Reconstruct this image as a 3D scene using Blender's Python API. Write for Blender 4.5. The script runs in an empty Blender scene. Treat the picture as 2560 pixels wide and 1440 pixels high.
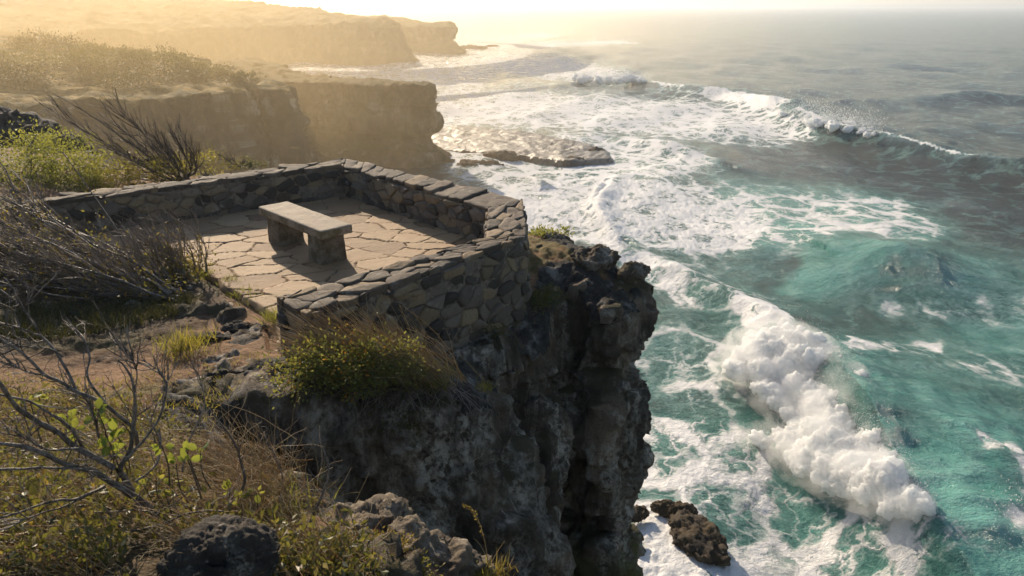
import bpy, math, random
import numpy as np
from mathutils import Vector, Matrix
from mathutils.geometry import delaunay_2d_cdt
rng = np.random.default_rng(7); random.seed(7)
S = bpy.context.scene; COL = S.collection
R = math.radians
# ------------------------------------------------------------------ camera
FPX, HOR, CH, SEA = 1850.0, 10.0, 2.9, -15.0
PITCH = math.atan((720-HOR)/FPX); CP, SP = math.cos(PITCH), math.sin(PITCH)
cam = bpy.data.cameras.new('camera'); camo = bpy.data.objects.new('camera', cam); COL.objects.link(camo)
cam.sensor_width = 36; cam.lens = FPX/2560*36; cam.clip_start = .05; cam.clip_end = 30000
camo.location = (0, 0, CH); camo.rotation_euler = (R(90)-PITCH, 0, 0)
cam.dof.use_dof = True; cam.dof.focus_distance = 9.5; cam.dof.aperture_fstop = 8.0
S.camera = camo
# ------------------------------------------------------------------ light
SAZ, SEL = R(-25), R(24)          # azimuth measured from +Y towards +X
w = bpy.data.worlds.new('World'); S.world = w; w.use_nodes = True
nt = w.node_tree; bg = nt.nodes['Background']
sky = nt.nodes.new('ShaderNodeTexSky'); sky.sky_type = 'NISHITA'; sky.sun_disc = False
sky.sun_elevation = SEL; sky.sun_rotation = SAZ; sky.dust_density = 1.0; sky.air_density = 1.1
nt.links.new(sky.outputs[0], bg.inputs[0]); bg.inputs[1].default_value = .092
sun = bpy.data.lights.new('sun', 'SUN'); suno = bpy.data.objects.new('sun', sun); COL.objects.link(suno)
sun.energy = 4.8; sun.angle = R(.6); sun.color = (1.0, .83, .62)
ld = Vector((math.sin(SAZ)*math.cos(SEL), math.cos(SAZ)*math.cos(SEL), math.sin(SEL)))
suno.rotation_euler = ld.to_track_quat('Z', 'Y').to_euler(); suno.location = ld*50
S.view_settings.view_transform = 'Standard'; S.view_settings.look = 'None'
S.view_settings.exposure = .6; S.view_settings.gamma = 1
S.cycles.use_denoising = True; S.cycles.volume_bounces = 3; S.cycles.max_bounces = 8
S.cycles.transparent_max_bounces = 8; S.cycles.sample_clamp_indirect = 6
# ------------------------------------------------------------------ helpers
def un(x, y, z):                    # photo point on the level z
    v = (720-y)/FPX; d = np.array([(x-1280)/FPX, CP+v*SP, -SP+v*CP]); t = (z-CH)/d[2]
    return np.array([0, 0, CH])+d*t
def uy(x, y, Y):                    # photo point at the distance Y
    v = (720-y)/FPX; d = np.array([(x-1280)/FPX, CP+v*SP, -SP+v*CP])
    return np.array([0, 0, CH])+d*(Y/d[1])
def link(o): COL.objects.link(o); return o
def tag(o, label=None, cat=None, group=None, kind=None):
    for k, v in (('label', label), ('category', cat), ('group', group), ('kind', kind)):
        if v: o[k] = v
    return o
def empty(name, loc, label, cat, group=None):
    o = link(bpy.data.objects.new(name, None)); o.location = loc; o.empty_display_size = .2
    return tag(o, label, cat, group)
def mesh(name, V, F, mat, parent=None, attrs=None, smooth=True):
    """V (n,3); F a list of int arrays (m,k), k may differ per array"""
    V = np.asarray(V, np.float32); F = [np.asarray(f, np.int32) for f in (F if isinstance(F, (list, tuple)) else [F]) if len(f)]
    me = bpy.data.meshes.new(name); me.vertices.add(len(V)); me.vertices.foreach_set('co', V.ravel())
    tot = np.concatenate([np.full(len(f), f.shape[1], np.int32) for f in F]); idx = np.concatenate([f.ravel() for f in F])
    me.loops.add(len(idx)); me.loops.foreach_set('vertex_index', idx)
    me.polygons.add(len(tot)); st = np.zeros(len(tot), np.int32); st[1:] = np.cumsum(tot)[:-1]
    me.polygons.foreach_set('loop_start', st); me.polygons.foreach_set('loop_total', tot)
    me.polygons.foreach_set('use_smooth', np.full(len(tot), smooth))
    for k, a in (attrs or {}).items():
        at = me.attributes.new(k, 'FLOAT', 'POINT'); at.data.foreach_set('value', np.asarray(a, np.float32))
    me.update(calc_edges=True); me.validate()
    if mat: me.materials.append(mat)
    o = link(bpy.data.objects.new(name, me))
    if parent is not None:
        o.parent = parent; o.matrix_parent_inverse = Matrix.Translation(-Vector(parent.location))
    return o
def grid_faces(nr, nc):
    i = np.arange(nr*nc).reshape(nr, nc)
    return np.stack([i[:-1, :-1], i[:-1, 1:], i[1:, 1:], i[1:, :-1]], -1).reshape(-1, 4)
# --- noise
def _h(ix, iy, iz, s):
    h = (ix.astype(np.uint32)*np.uint32(374761393)+iy.astype(np.uint32)*np.uint32(668265263)+iz.astype(np.uint32)*np.uint32(2246822519)+np.uint32(s*974711+17))
    h ^= h >> np.uint32(13); h *= np.uint32(1274126177); h ^= h >> np.uint32(16); return h
def noise(P, s=0):
    P = np.asarray(P, np.float32); I = np.floor(P).astype(np.int64); f = P-I
    u = f*f*f*(f*(f*6-15)+10); r = np.zeros(len(P), np.float32)
    for dx in (0, 1):
        for dy in (0, 1):
            for dz in (0, 1):
                h = _h(I[:, 0]+dx, I[:, 1]+dy, I[:, 2]+dz, s)
                gx = (h & np.uint32(1023)).astype(np.float32)/511.5-1; gy = ((h >> np.uint32(10)) & np.uint32(1023)).astype(np.float32)/511.5-1
                gz = ((h >> np.uint32(20)) & np.uint32(1023)).astype(np.float32)/511.5-1
                wgt = (u[:, 0] if dx else 1-u[:, 0])*(u[:, 1] if dy else 1-u[:, 1])*(u[:, 2] if dz else 1-u[:, 2])
                r += wgt*(gx*(f[:, 0]-dx)+gy*(f[:, 1]-dy)+gz*(f[:, 2]-dz))
    return r*1.5
def fbm(P, o=4, s=0, lac=2.03, g=.5, mode=0):
    P = np.asarray(P, np.float32); a, t, r = 1., 0., 0
    for k in range(o):
        n = noise(P, s+k*7)
        if mode == 1: n = 1-2*np.abs(n)         # ridged
        if mode == 2: n = 2*np.abs(n)-.5        # billow
        r = r+a*n; t += a; a *= g; P = P*lac+3.7
    return r/t
def facets(P, s=0, tilt=.5):        # broken rock: every cell of a cracked block is a tilted flat face
    P = np.asarray(P, np.float32); I = np.floor(P).astype(np.int64); best = np.full(len(P), 9e9, np.float32); out = np.zeros(len(P), np.float32); f = (P-I).astype(np.float32)
    for dx in (-1, 0, 1):
        for dy in (-1, 0, 1):
            for dz in (-1, 0, 1):
                h = _h(I[:, 0]+dx, I[:, 1]+dy, I[:, 2]+dz, s); r = [((h >> np.uint32(k)) & np.uint32(255)).astype(np.float32)/255 for k in (0, 8, 16, 24)]
                q = [dx+.1+.8*r[0]-f[:, 0], dy+.1+.8*r[1]-f[:, 1], dz+.1+.8*r[2]-f[:, 2]]; d = q[0]*q[0]+q[1]*q[1]+q[2]*q[2]; m = d < best
                v = (r[3]-.5)+tilt*2*((r[2]-.5)*q[0]+(r[0]-.5)*q[1]+(r[1]-.5)*q[2]); best = np.where(m, d, best); out = np.where(m, v, out)
    return out
def sstep(a, b, x):
    t = np.clip((x-a)/(b-a), 0, 1); return t*t*(3-2*t)
def poly_sd(px, py, poly):          # signed distance to a polygon, negative inside
    poly = np.asarray(poly, np.float32); n = len(poly); d = np.full(px.shape, 1e18, np.float32); ins = np.zeros(px.shape, bool)
    for i in range(n):
        ax, ay = poly[i]; bx, by = poly[(i+1) % n]; ex, ey = bx-ax, by-ay; wx, wy = px-ax, py-ay
        t = np.clip((wx*ex+wy*ey)/(ex*ex+ey*ey+1e-12), 0, 1)
        d = np.minimum(d, (wx-ex*t)**2+(wy-ey*t)**2)
        if ay != by:
            c = ((ay > py) != (by > py)) & (px < (bx-ax)*(py-ay)/(by-ay)+ax); ins ^= c
    d = np.sqrt(d); return np.where(ins, -d, d)
def line_d(px, py, pts):            # distance to a polyline, arc parameter 0..1, side (+ = left of travel)
    pts = np.asarray(pts, np.float32); L = np.r_[0, np.cumsum(np.hypot(*np.diff(pts, axis=0).T))]
    d = np.full(px.shape, 1e9, np.float32); s = np.zeros(px.shape, np.float32); sg = np.ones(px.shape, np.float32)
    for i in range(len(pts)-1):
        a, e = pts[i], pts[i+1]-pts[i]; wx, wy = px-a[0], py-a[1]
        t = np.clip((wx*e[0]+wy*e[1])/(e@e), 0, 1); dd = np.hypot(wx-e[0]*t, wy-e[1]*t); m = dd < d
        d = np.where(m, dd, d); s = np.where(m, (L[i]+t*(L[i+1]-L[i]))/L[-1], s); sg = np.where(m, np.sign(e[0]*wy-e[1]*wx), sg)
    return d, s, sg
def smooth_line(pts, n):
    pts = np.asarray(pts, float); k = len(pts); q = np.vstack([2*pts[0]-pts[1], pts, 2*pts[-1]-pts[-2]]); out = []
    for t in np.linspace(0, k-1-1e-6, n):
        i = int(t); u = t-i; a, b, c, d = q[i:i+4]
        out.append(.5*((2*b)+(-a+c)*u+(2*a-5*b+4*c-d)*u*u+(-a+3*b-3*c+d)*u**3))
    return np.array(out)
# --- solids: outline lofted down through levels, voxel-joined and roughened
def solid(outline, interior, levels):
    """outline: (x,y,ztop) ccw; levels: (drop below the local top or absolute z, outward offset)"""
    O = np.asarray(outline, float)
    A = sum(O[i, 0]*O[(i+1) % len(O), 1]-O[(i+1) % len(O), 0]*O[i, 1] for i in range(len(O)))
    if A < 0: O = O[::-1]
    pts = []
    for i in range(len(O)):         # resample
        a, b = O[i], O[(i+1) % len(O)]; m = max(1, int(np.hypot(*(b-a)[:2])/1.2)); pts += [a+(b-a)*j/m for j in range(m)]
    O = np.array(pts); n = len(O)
    tn = np.roll(O, -1, 0)[:, :2]-np.roll(O, 1, 0)[:, :2]; nr = np.stack([tn[:, 1], -tn[:, 0]], 1); nr /= np.linalg.norm(nr, axis=1)[:, None]+1e-9
    V = [tuple(p) for p in O]; F = []
    P2 = [Vector(p[:2]) for p in O]+[Vector(p[:2]) for p in interior]
    zz = [p[2] for p in O]+[p[2] for p in interior]
    r = delaunay_2d_cdt(P2, [], [list(range(n))], 1, 1e-6)
    V = [(v.x, v.y, zz[r[3][i][0]] if r[3][i] else -1) for i, v in enumerate(r[0])]
    idm = {o: i for i, l in enumerate(r[3]) for o in l}
    F = [list(f) for f in r[2]]; prev = [idm[i] for i in range(n)]
    for z, off in levels:
        base = len(V)
        for i in range(n): V.append((O[i, 0]+nr[i, 0]*off, O[i, 1]+nr[i, 1]*off, min(z, O[i, 2]-.02)))
        cur = list(range(base, base+n))
        for i in range(n): j = (i+1) % n; F.append([prev[i], cur[i], cur[j], prev[j]])
        prev = cur
    F.append(prev[::-1]); return V, F
def voxel(pieces, size):
    V, F = [], []
    for v, f in pieces:
        b = len(V); V += [tuple(p) for p in v]; F += [[i+b for i in q] for q in f]
    me = bpy.data.meshes.new('tmp'); me.from_pydata(V, [], F); o = bpy.data.objects.new('tmp', me); COL.objects.link(o)
    m = o.modifiers.new('r', 'REMESH'); m.mode = 'VOXEL'; m.voxel_size = size; m.adaptivity = 0
    dg = bpy.context.evaluated_depsgraph_get(); e = o.evaluated_get(dg).to_mesh()
    n = len(e.vertices); co = np.empty(n*3, np.float32); e.vertices.foreach_get('co', co)
    q = np.empty(len(e.loops), np.int32); e.loops.foreach_get('vertex_index', q)
    lt = np.empty(len(e.polygons), np.int32); e.polygons.foreach_get('loop_total', lt)
    ls = np.empty(len(e.polygons), np.int32); e.polygons.foreach_get('loop_start', ls)
    Fs = [q[(ls[lt == k][:, None]+np.arange(k))] for k in (3, 4) if (lt == k).any()]
    bpy.data.objects.remove(o); bpy.data.meshes.remove(me)
    return co.reshape(-1, 3), Fs
def normals(V, Fs):
    N = np.zeros_like(V)
    for f in Fs:
        n = np.cross(V[f[:, 2]]-V[f[:, 0]], V[f[:, -1]]-V[f[:, 1]])
        for k in range(f.shape[1]): np.add.at(N, f[:, k], n)
    return N/(np.linalg.norm(N, axis=1)[:, None]+1e-9)
def relax(V, Fs, it=1):
    for _ in range(it):
        A = np.zeros_like(V); c = np.zeros(len(V), np.float32)
        for f in Fs:
            k = f.shape[1]
            for j in range(k):
                np.add.at(A, f[:, j], V[f[:, (j+1) % k]]); np.add.at(c, f[:, j], 1)
        V = np.where(c[:, None] > 0, .5*V+.5*A/np.maximum(c, 1)[:, None], V)
    return V.astype(np.float32)
def ico(sub):
    import bmesh
    bm = bmesh.new(); bmesh.ops.create_icosphere(bm, subdivisions=sub, radius=1)
    V = np.array([v.co for v in bm.verts], np.float32); F = np.array([[v.index for v in f.verts] for f in bm.faces]); bm.free(); return V, F
# --- materials
class M:
    def __init__(s, name):
        s.m = bpy.data.materials.new(name); s.m.use_nodes = True; s.t = s.m.node_tree; s.t.nodes.clear()
        s.out = s.t.nodes.new('ShaderNodeOutputMaterial')
    def n(s, typ, ins=None, **kw):
        nd = s.t.nodes.new('ShaderNode'+typ)
        for k, v in kw.items(): setattr(nd, k, v)
        for k, v in (ins or {}).items(): s.set(nd.inputs[k], v)
        return nd
    def set(s, sock, v):
        if hasattr(v, 'links') or isinstance(v, bpy.types.NodeSocket): s.t.links.new(v, sock)
        elif isinstance(v, bpy.types.Node): s.t.links.new(v.outputs[0], sock)
        elif isinstance(v, (tuple, list)) and len(v) == 3 and len(getattr(sock, 'default_value', (0,0,0))) == 4: sock.default_value = (*v, 1)
        else: sock.default_value = v
    def attr(s, name): return s.n('Attribute', attribute_name=name).outputs['Fac']
    def math(s, op, a, b=0., c=0.):
        return s.n('Math', {0: a, 1: b, 2: c}, operation=op).outputs[0]
    def ramp(s, x, a, b, lo=0., hi=1.):
        return s.n('MapRange', {0: x, 1: a, 2: b, 3: lo, 4: hi}, interpolation_type='SMOOTHSTEP').outputs[0]
    def mix(s, f, a, b):
        nd = s.n('Mix', data_type='RGBA'); s.set(nd.inputs[0], f); s.set(nd.inputs[6], a); s.set(nd.inputs[7], b); return nd.outputs[2]
    def pos(s): return s.n('TexCoord').outputs['Object']
    def scale(s, v, xyz):
        return s.n('VectorMath', {0: v, 1: xyz}, operation='MULTIPLY').outputs[0]
    def noise(s, v, sc, det=5, rough=.55, dist=0.):
        return s.n('TexNoise', {'Vector': v, 'Scale': sc, 'Detail': det, 'Roughness': rough, 'Distortion': dist}).outputs[0]
    def bump(s, h, dist, st=1., nrm=None):
        d = {'Height': h, 'Distance': dist, 'Strength': st}
        if nrm is not None: d['Normal'] = nrm
        return s.n('Bump', d).outputs[0]
    def bsdf(s, col, rough=.8, nrm=None, **kw):
        d = {'Base Color': col, 'Roughness': rough}
        if nrm is not None: d['Normal'] = nrm
        for k, v in kw.items(): d[k.replace('_', ' ')] = v
        return s.n('BsdfPrincipled', d).outputs[0]
    def done(s, sh): s.t.links.new(sh, s.out.inputs[0]); return s.m
def rock_mat(name, dark, mid, pale, moss=None, sc=1., lich=.5, streak=.35, stain=0., foot=None):
    m = M(name); p = m.pos(); n1 = m.noise(p, 1.3*sc, 8, .62); n2 = m.noise(m.scale(p, (1, 1, streak)), 2.2*sc, 9, .68, .4); n3 = m.noise(p, 11*sc, 6, .7)
    c = m.mix(m.ramp(n1, .35, .65), dark, mid)
    c = m.mix(m.math('MULTIPLY', m.ramp(n2, lich, lich+.14), m.ramp(n3, .38, .6)), c, pale)
    v = m.n('TexVoronoi', {'Vector': p, 'Scale': 7*sc, 'Randomness': 1.}).outputs[0]
    c = m.mix(m.ramp(n3, .3, .5, .55, 0), c, dark)
    if stain: c = m.mix(m.math('MULTIPLY', m.ramp(m.noise(m.scale(p, (1, 1, .2)), 1.25*sc, 8, .66, .5), .47, .60), stain), c, (.022,.016,.011)); c = m.mix(m.ramp(m.noise(p, .9*sc, 5, .6), .54, .68, 0, .5), c, (.13,.075,.035))
    if foot: c = m.mix(m.math('MULTIPLY', m.ramp(m.n('SeparateXYZ', {0: p}).outputs[2], -3.7, -4.6), m.ramp(m.noise(p, 1.6*sc, 7, .68), .42, .56)), c, foot)
    if moss:
        up = m.n('SeparateXYZ', {0: m.n('NewGeometry').outputs['Normal']}).outputs[2]
        c = m.mix(m.math('MULTIPLY', m.ramp(up, .45, .85), m.ramp(m.noise(p, 1.7*sc, 6), .42, .58)), c, moss)
    h = m.math('ADD', m.math('MULTIPLY', n3, .6), m.math('MULTIPLY', m.noise(p, 34*sc, 5, .7), .35))
    h = m.math('ADD', h, m.math('MULTIPLY', v, .35))
    return m.done(m.bsdf(c, .88, m.bump(h, .09/sc, 1.)))
# ================================================================== ground and near cliff
GP = np.array([(-3,6,0),(-2.4,6.6,-.02),(-2,5.6,.05),(-3.5,5.2,.1),(-5,6.7,.05),(-4.6,8,0),(-3.6,7.2,0),(-2.3,5.2,-.05),(-1.4,5.55,-.04),(-.7,5.8,-.16),(-.15,6.1,-.45),
 (-1.2,6.3,-.15),(-.6,7.1,-.45),(.3,7.5,-.6),(.3,8.4,-.32),(1.0,8.6,-.4),(1.6,8.8,-.35),(1.0,9.5,-.15),(.5,10.5,-.3),(-2,13,-.35),(-5,12.4,.05),(-8,12,.1),(-7,14,0),(-10,17,-.2),(-14,20,-.6),
 (-25,20,-1.),(-3.7,4.7,.2),(-2.05,2.8,.8),(-1.08,2.3,1.0),(-.73,2.9,.55),(-.1,3,.2),(-1.6,2.7,.8),(-3,3.5,.6),(-.8,2.1,.95),(0,0,1.2),(-2,0,1.3),(-5,3,.8),(-9,5,.6),(-8,8,.15),
 (-2,4.2,.15),(-1.2,3.6,.25),(.5,1,.9),(-6.5,9.6,0),(-2.7,11.7,-.03),(-.4,9.1,-.03),(-12,12,.2),(-20,12,.4)], float)
_D = np.linalg.norm(GP[:, None, :2]-GP[None, :, :2], axis=2); _n = len(GP)
_A = np.zeros((_n+3, _n+3)); _A[:_n, :_n] = _D+np.eye(_n)*.03; _A[:_n, _n] = 1; _A[:_n, _n+1:] = GP[:, :2]; _A[_n:, :_n] = _A[:_n, _n:].T
_W = np.linalg.solve(_A, np.r_[GP[:, 2], 0, 0, 0])
def ground_z(x, y):
    x = np.asarray(x, float); y = np.asarray(y, float); r = _W[_n]+_W[_n+1]*x+_W[_n+2]*y
    for i in range(_n): r = r+_W[i]*np.hypot(x-GP[i, 0], y-GP[i, 1])
    return r
TERR = [un(*p)[:2] for p in ((60,513,.5),(160,500,.5),(857,413,.5),(1222,518,.5),(1216,594,.5),(690,745,.5))]
TERR = [tuple(p) for p in TERR]+[(-2.38,6.85),(-2.85,7.3),(-3.19,7.68),(-3.7,8.25),(-4.42,9.06),(-5.2,9.1)]
LAND = [(-40,21),(-18,21.5),(-13,20.6),(-9.5,17),(-7.6,14.4),(-5.5,13.5),(-3,12.95),(-1.5,12.5),(.3,11),(.95,9.8),(1.45,9.25),(1.66,8.85),(1.52,8.38),(1.2,8.22),(.95,8.4),(.72,8.8),(.5,8.4),(.38,7.65),
 (-.1,7.3),(-.5,7.15),(-.35,6.6),(-.15,6.15),(-.3,5.85),(-.8,5.5),(-1.43,5.38),(-2.0,5.42),(-2.35,5.3),(-2.2,4.7),(-1.7,4.1),(-1.2,3.7),(-.7,3.42),(-.25,3.2),(.05,2.9),(.25,2),(.5,1),(.8,-1.5),(-40,-1.5)]
def land_extra(P): return .05*fbm(P*[1.1, 1.1, 1], 4, 3)+.022*fbm(P*6, 4, 5)
def rough(P):                       # the rock relief shared by cliff and boulders
    a = .17*fbm(P*[.9, .9, .5], 3, 11, mode=1)+.16*fbm(P*[2.3, 2.3, .55], 4, 15, mode=1)-.04+.06*fbm(P*[2.6, 2.6, 1.7], 4, 21, mode=2)+.06*fbm(P*7, 4, 31, mode=2)+.03*fbm(P*21, 3, 41, mode=2)
    return a
def crag(P): w = P+.12*np.stack([noise(P*2.1, 51), noise(P*2.1, 52), noise(P*2.1, 53)], 1); return .26*facets(w*[1.5, 1.5, .7], 1)+.17*facets(w*[3.6, 3.6, 1.8], 2)+.075*facets(w*[9, 9, 5.5], 3)
rock_near = rock_mat('dark_cliff_rock', (.045,.034,.024), (.215,.163,.112), (.46,.41,.345), (.06,.05,.02), 1., .45, .25, .6, (.10,.10,.025))
def build_ground():
    xs = np.r_[np.linspace(-40, -9, 80)[:-1], np.linspace(-9, -4.6, 110)[:-1], np.linspace(-4.6, 2.2, 270)]
    ys = np.r_[np.linspace(-1.5, 1.2, 40)[:-1], np.linspace(1.2, 8.9, 350)[:-1], np.linspace(8.9, 14, 120)[:-1], np.linspace(14, 22, 50)]
    X, Y = np.meshgrid(xs, ys); x, y = X.ravel(), Y.ravel(); P0 = np.stack([x, y, 0*x], 1)
    sd = poly_sd(x, y, LAND); sd2 = sd+.10*noise(P0*2.3, 9)+.05*noise(P0*7, 10)
    st = poly_sd(x, y, TERR); z = ground_z(x, y)
    near = sstep(.05, .5, st)
    # worn path
    path = np.zeros_like(x)
    for (ax, ay), wdt in ((((-2.9,7.1),(-2.65,6.5)), .42), (((-2.65,6.5),(-3.1,5.75)), .5), (((-3.1,5.75),(-4.3,5.2)), .5), (((-4.3,5.2),(-7.,4.9)), .55)):
        d, _, _ = line_d(x, y, [ax, ay]); path = np.maximum(path, 1-sstep(wdt*.55, wdt*1.3, d+.12*noise(P0*3, 60)))
    z = z+near*(.10*fbm(P0*.9, 4, 3)+.05*fbm(P0*4, 4, 5, mode=2)*(1-.7*path)+.012*fbm(P0*17, 3, 6, mode=2)) - .05*path*near
    # bare rock shows near the brink, in two holes by the path and on the knoll
    rk = sstep(-.55, -.12, sd+.25*noise(P0*2, 61))
    for cx, cy, rr in ((-2.55,5.25,.30),(-2.2,5.2,.26),(-2.5,6.25,.16)): rk = np.maximum(rk, 1-sstep(rr*.6, rr, np.hypot(x-cx, (y-cy)*1.5)+.07*noise(P0*6, 62)))
    z = z+rk*near*.12*fbm(P0*[3, 3, 1], 4, 22, mode=2)
    z = np.where(st < .12, np.minimum(z, -.07), z)
    z = z-3.5*np.clip(sd2, 0, None)**1.25-.08*sstep(-.3, .05, sd2)
    grass = sstep(.02, .38, fbm(P0*1.1, 3, 63)+.25)*(1-path)*(1-rk*.8)
    dark = 1-sstep(.1, .9, poly_sd(x, y, [(-9,8.6),(-5,8.6),(-3.5,7.4),(-3.6,6.6),(-4.6,6.1),(-9,5.8)]))   # fallen leaves and moss, darkened to paint the shade under the dry shrub
    dark = np.maximum(dark, .92*(1-sstep(-.1, .5, poly_sd(x, y, [(-6,4.4),(-2.6,3.7),(-1.3,3.2),(-.75,2.7),(-.5,1.5),(-6,1.5)])+.25*noise(P0*2.5, 66))))  # foreground earth darkened too, imitating shade from the plants above it
    F = grid_faces(len(ys), len(xs)); keep = (sd2 < .07)[F].all(1); F = F[keep]
    used = np.unique(F); re = np.full(len(x), -1); re[used] = np.arange(len(used))
    m = M('cliff_top_earth'); p = m.pos(); n = m.noise(p, 3.2, 8, .65); n2 = m.noise(p, 17, 6, .7); n3 = m.noise(p, 60, 4, .7)
    dirt = m.mix(m.ramp(n, .35, .65), (.25,.135,.06), (.15,.075,.034)); dirt = m.mix(m.ramp(n2, .45, .75), dirt, (.30,.19,.11))
    dirt = m.mix(m.ramp(n3, .6, .72, 0, .6), dirt, (.08,.045,.025))
    grs = m.mix(m.ramp(n2, .35, .65), (.085,.085,.02), (.21,.13,.045)); grs = m.mix(m.ramp(n, .52, .7), grs, (.22,.10,.03))
    rck = m.mix(m.ramp(n2, .4, .65), (.016,.014,.012), (.06,.052,.045)); rck = m.mix(m.ramp(n, .53, .66), rck, (.19,.18,.165))
    c = m.mix(m.ramp(m.math('ADD', m.attr('grass'), m.math('MULTIPLY', m.math('SUBTRACT', n2, .5), 1.2)), .3, .6), dirt, grs)
    c = m.mix(m.ramp(m.math('ADD', m.attr('rock'), m.math('MULTIPLY', m.math('SUBTRACT', n2, .5), 1.0)), .4, .6), c, rck)
    c = m.mix(m.math('MULTIPLY', m.attr('litter_shade'), .85), c, m.mix(m.ramp(n2, .42, .62), (.018,.016,.008), (.085,.058,.03)))
    h = m.math('ADD', n2, m.math('MULTIPLY', n3, .6))
    mat = m.done(m.bsdf(c, .92, m.bump(h, .035, 1.)))
    o = mesh('cliff_top_ground', np.stack([x, y, z], 1)[used], re[F], mat, None, {'grass': grass[used], 'rock': rk[used], 'litter_shade': dark[used]})
    tag(o, kind='structure')
build_ground()
def build_cliff():
    zt = lambda x, y, d=.16: float(ground_z(x, y))-d
    A = [(-9,15.4),(-7.6,14.2),(-5.5,13.3),(-3,12.8),(-1.5,12.3),(.3,10.9),(.9,9.8),(1.42,9.2),(1.64,8.85),(1.54,8.35),(1.2,8.2),(.95,8.45),(.70,8.95),(.50,8.5),(.36,7.65),(-.5,7.1),(-3,6.6),(-9,6.)]
    Ap = [(x, y, zt(x, y)) for x, y in A]; Ai = [(x, y, zt(x, y)) for x in (-7.5,-5.5,-3.5,-1.7,-.4,.7) for y in (8.2,9.3,10.4,11.4) if poly_sd(np.array([x]), np.array([y]), A)[0] < -.3]
    La = [(-.55,-.08),(-.83,-.05),(-1.1,-.06),(-1.35,-.18),(-1.63,-.08),(-2,.12),(-2.5,.16),(-2.85,.05),(-3.2,-.05),(-3.6,-.22),(-3.9,-.25),(-4.3,.05),(-4.9,.22),(-8,.6),(-15.8,2.)]
    C = [(-2.9,5.5),(-2.4,5.38),(-2.0,5.42),(-1.43,5.36),(-.8,5.48),(-.3,5.85),(-.16,6.15),(-.3,6.6),(-.5,7.2),(-1,7.6),(-2.9,7.2)]
    Cp = [(x, y, zt(x, y, .14)) for x, y in C]; Ci = [(x, y, zt(x, y)) for x, y in ((-2,6),(-1.3,6),(-.7,6.2),(-1,6.8),(-2,6.7))]
    Lc = [(-.62,.03),(-1,.06),(-1.5,.14),(-2.3,.42),(-3.2,.55),(-5,.8),(-9,1.1)]
    D = [(-5,6),(-4,5.9),(-2.7,5.5),(-2.4,4.7),(-1.9,3.95),(-1.4,3.45),(-.8,3.15),(-.35,2.95),(0,2.7),(.2,2),(.45,1),(.7,-1.),(-5,-1)]
    Dp = [(x, y, zt(x, y, .42)) for x, y in D]; Di = [(x, y, zt(x, y, .2)) for x in (-4,-3,-2,-1.2,-.5) for y in (0,1,2,2.9,3.9) if poly_sd(np.array([x]), np.array([y]), D)[0] < -.2]
    Ld = [(-.3,.05),(-1,.12),(-2,.1),(-4,.5),(-8,1.)]
    V, F = voxel([solid(Ap, Ai, La), solid(Cp, Ci, Lc), solid(Dp, Di, Ld)], .042)
    V = relax(V, F, 3); N = normals(V, F)
    near = (1-sstep(-5.5, -9, V[:, 2]))
    amt = np.where(N[:, 2] > .75, .5, 1.)
    V = V+N*((1.0*rough(V)+crag(V))*amt)[:, None]
    V = relax(V, F, 1); V = V+N*(.035*facets(V*[11, 11, 8], 5)+.03*fbm(V*16, 3, 45, mode=2))[:, None]+np.stack([.05*noise(V*3.1, 71), .05*noise(V*3.1, 72), .06*noise(V*[2, 2, 5], 73)], 1)
    st = poly_sd(V[:, 0], V[:, 1], TERR); V[:, 2] = np.where(st < .15, np.minimum(V[:, 2], -.12), V[:, 2])
    o = mesh('sea_cliff', V, F, rock_near); tag(o, kind='structure')
build_cliff()
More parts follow.
